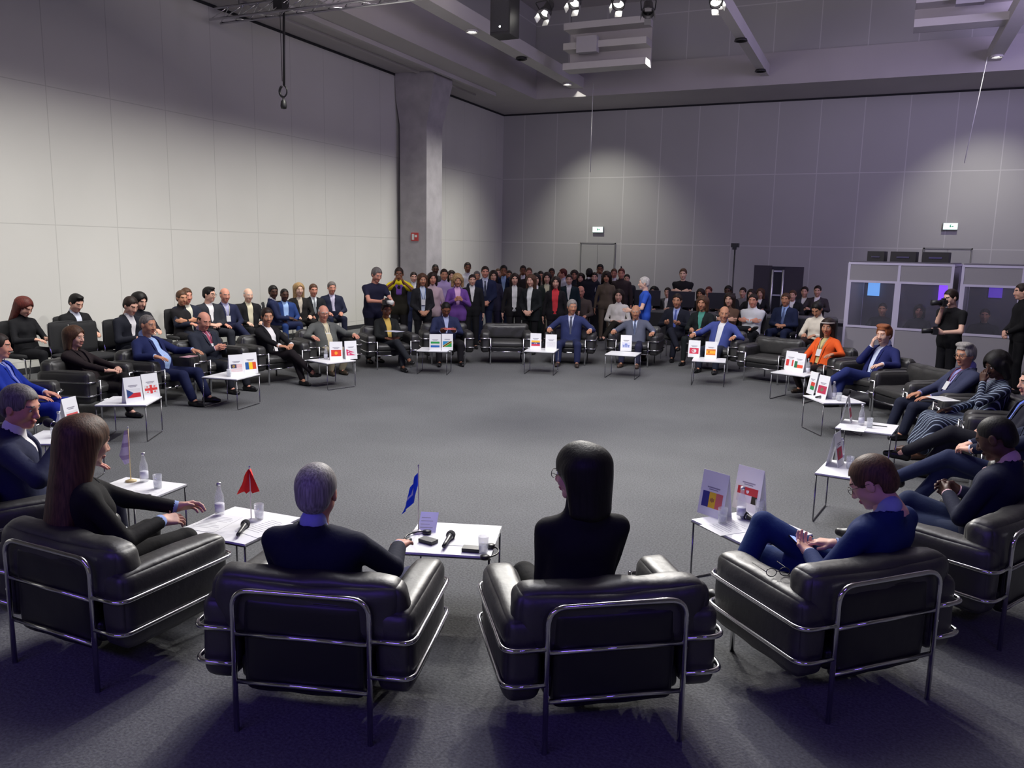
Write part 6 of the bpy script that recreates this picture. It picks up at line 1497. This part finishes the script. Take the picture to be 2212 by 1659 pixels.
def par(p, target, label, lit=True, size=1.0):
    t = empty('stage_spotlight', p); t.rotation_mode = 'QUATERNION'; t.rotation_quaternion = (Vector(target)-Vector(p)).to_track_quat('Y', 'Z'); t.scale = (size,)*3
    tag(t, label, 'spotlight', 'stage spotlights on the rig')
    MB().lathe([(0.001, -0.28), (0.06, -0.27), (0.09, -0.20), (0.10, 0.0), (0.125, 0.02), (0.125, 0.10), (0.105, 0.10), (0.10, 0.03)], (0, 0, 0), 16, axis=(0, 1, 0)).build('can', M_SPOT, t)
    MB().lathe([(0.001, 0.035), (0.098, 0.035)], (0, 0, 0), 16, axis=(0, 1, 0)).build('lens', M_LENS if lit else M_SPOT, t)
    for s, (dx, dz) in enumerate(((0.16, 0.0), (-0.16, 0.0), (0, 0.16), (0, -0.16))):
        V = [(dx-(0.09 if dz else 0), 0.10, dz-(0.09 if dx else 0)), (dx+(0.09 if dz else 0), 0.10, dz+(0.09 if dx else 0)), (dx*1.25+(0.09 if dz else 0), 0.24, dz*1.25+(0.09 if dx else 0)), (dx*1.25-(0.09 if dz else 0), 0.24, dz*1.25-(0.09 if dx else 0))]
        V = [(v[0]*0.72, v[1], v[2]*0.72) for v in V]; V += [(v[0], v[1]+0.004, v[2]) for v in V]
        MB().add(V, [(0, 1, 2, 3), (7, 6, 5, 4), (0, 4, 5, 1), (1, 5, 6, 2), (2, 6, 7, 3), (3, 7, 4, 0)]).build('barn_door', mat('barn_door_metal', (0.5, 0.5, 0.5), 0.35, 0.7), t)
    MB().tube(fillet([(0.13, 0, 0), (0.15, 0, 0.22), (-0.15, 0, 0.22), (-0.13, 0, 0)], 0.04, 4), 0.010, 6).build('yoke', M_SPOT, t)
    return t
truss(13.0, -8.2, 3.0, 7.0, 'dark rig of spotlights above the middle of the hall')
for i, (px, py, z) in enumerate(((1180, 24, 6.75), (1243, 2, 6.75), (1337, 4, 6.75), (1400, 22, 6.75), (1546, 0, 6.7))):
    p = at(px, py, z); par(p, (p.x-1.0+i*0.8, p.y-5.0, 0.5), ['leftmost stage spotlight at the top edge of the photo', 'second stage spotlight from the left at the top edge', 'third stage spotlight from the left at the top edge', 'unlit stage spotlight between two lit ones at the top edge', 'rightmost stage spotlight at the top edge beside the middle beam'][i], i in (0, 1, 2, 4))
t = empty('loudspeaker', tuple(at(1090, 80, 6.2))); tag(t, 'black loudspeaker hanging from the rig with a tiny white lamp', 'loudspeaker')
MB().box(-0.21, 0.21, -0.22, 0.22, 0.0, 0.85).build('cabinet', M_SPOT, t); MB().box(-0.18, 0.18, -0.226, -0.22, 0.05, 0.80).build('grille', mat('speaker_grille', (0.03, 0.03, 0.035), 0.8, bump=0.8, bscale=200), t)
MB().lathe([(0.001, 0), (0.018, 0)], (0, -0.228, 0.14), 10, axis=(0, -1, 0)).build('status_lamp', mat('white_lamp', (1, 1, 1), 0.3, emit=12), t)
MB().tube([(-0.15, 0, 0.85), (-0.15, 0, 3.0)], 0.008, 6).tube([(0.15, 0, 0.85), (0.15, 0, 3.0)], 0.008, 6).build('hanging_cable', M_STEEL, t)
# downlights in the beams
for i, (x, y, lit, lab) in enumerate([(-8.7, 17.0, 1, 'lit round downlight in the left beam, nearer one'), (-8.7, 19.75, 0, 'unlit downlight in the left beam'), (-8.7, 23.1, 1, 'lit round downlight in the left beam, far one'),
      (-3.28, 17.0, 1, 'lit downlight in the middle beam at the top edge'), (-3.28, 19.75, 0, 'unlit downlight in the middle beam, nearer one'), (-3.28, 23.1, 0, 'unlit downlight in the middle beam, far one'), (2.15, 23.3, 1, 'lit downlight in the right beam')]):
    t = empty('downlight', (x, y, 6.9)); tag(t, lab, 'downlight', 'round downlights in the ceiling beams')
    MB().lathe([(0.13, 0), (0.15, -0.05), (0.12, -0.06), (0.11, -0.012), (0.001, -0.012)], n=20).build('rim', M_BEAM if lit else M_SPOT, t)
    MB().lathe([(0.001, -0.02), (0.108, -0.02)], n=20).build('lens', mat('lit_downlight_lens', (1.0, 0.98, 0.95), 0.3, emit=22.0) if lit else M_SPOT, t)
# hoist with hook
t = empty('chain_hoist', (-9.98, 13.3, 0)); tag(t, 'black chain hoist with an open hook hanging from the truss at upper left', 'chain hoist')
p = at(613, 236, 5.0)
d = _right*((613-IW/2)/FOCAL) - _up*((236-IH/2)/FOCAL) + _fwd; tt = 12.65/d.y; hx, hz = d.x*tt, CAM_H+d.z*tt
t.location = (hx, 12.65, hz)
MB().box(-0.10, 0.10, -0.10, 0.10, 6.35-hz, 6.64-hz).build('motor', M_SPOT, t)
MB().tube([(0.02, 0, 0.42), (0.06, 0, 6.35-hz)], 0.022, 8).tube([(-0.02, 0, 0.5), (-0.03, 0, 6.35-hz)], 0.006, 6).build('chain', M_SPOT, t)
MB().tube([(0.085*math.sin(a), 0, 0.32+0.10*math.cos(a)) for a in np.linspace(0.3, 5.9, 16)], [0.014]*8+[0.022]*8, 8).build('hook', M_SPOT, t)
MB().lathe([(0.001, 0), (0.05, 0.01), (0.06, 0.06), (0.05, 0.14), (0.02, 0.17), (0.02, 0.22)], (0.0, 0, 0.0), 12).build('chain_end', M_SPOT, t)
# ventilation units hung across the hall
for (x0, x1, y, z0, lab, bx) in ((-7.75, -5.6, 20.2, 6.62, 'grey ventilation unit with a small box, upper middle', 0.30), (0.25, 2.75, 20.2, 6.95, 'grey ventilation unit with a small box, upper right', 0.40)):
    t = empty('ventilation_unit', (x0, y, z0)); tag(t, lab, 'ventilation unit', 'ventilation units under the ceiling'); L = x1-x0
    for k in range(3): MB().box(0, L, 0, 0.5, k*0.48, k*0.48+0.16).build('slat', M_BEAM, t)
    MB().box(0, L, 0.5, 0.55, 0, 1.12).build('back_plate', M_CEIL, t)
    MB().box(L*bx-0.25, L*bx+0.28, -0.12, 0.1, 0.36, 0.74).build('projector_box', mat('pale_box', (0.5, 0.48, 0.52), 0.6), t)
    for x in (0.1, L-0.1): MB().tube([(x, 0.25, 1.1), (x, 0.25, 9.2-z0)], 0.008, 6).build('hanging_cable', M_STEEL, t)
# thin bright wires in front of the back wall
for (px, y0_, y1_, dx, lab) in ((1275, 215, 372, 0.0, 'thin white wire hanging left of centre in front of the back wall'), (2108, 180, 352, -0.25, 'thin white wire hanging slanted at the right in front of the back wall')):
    d = _right*((px-IW/2)/FOCAL) - _up*((y1_-IH/2)/FOCAL) + _fwd; tt = 23.4/d.y; bx, bz = d.x*tt, CAM_H+d.z*tt
    o = MB().tube([(bx+dx, 23.4, bz), (bx, 23.4, 6.9)], 0.010, 6).build('hanging_wire', mat('white_wire', (0.75, 0.75, 0.75), 0.4)); tag(o, lab, 'wire')
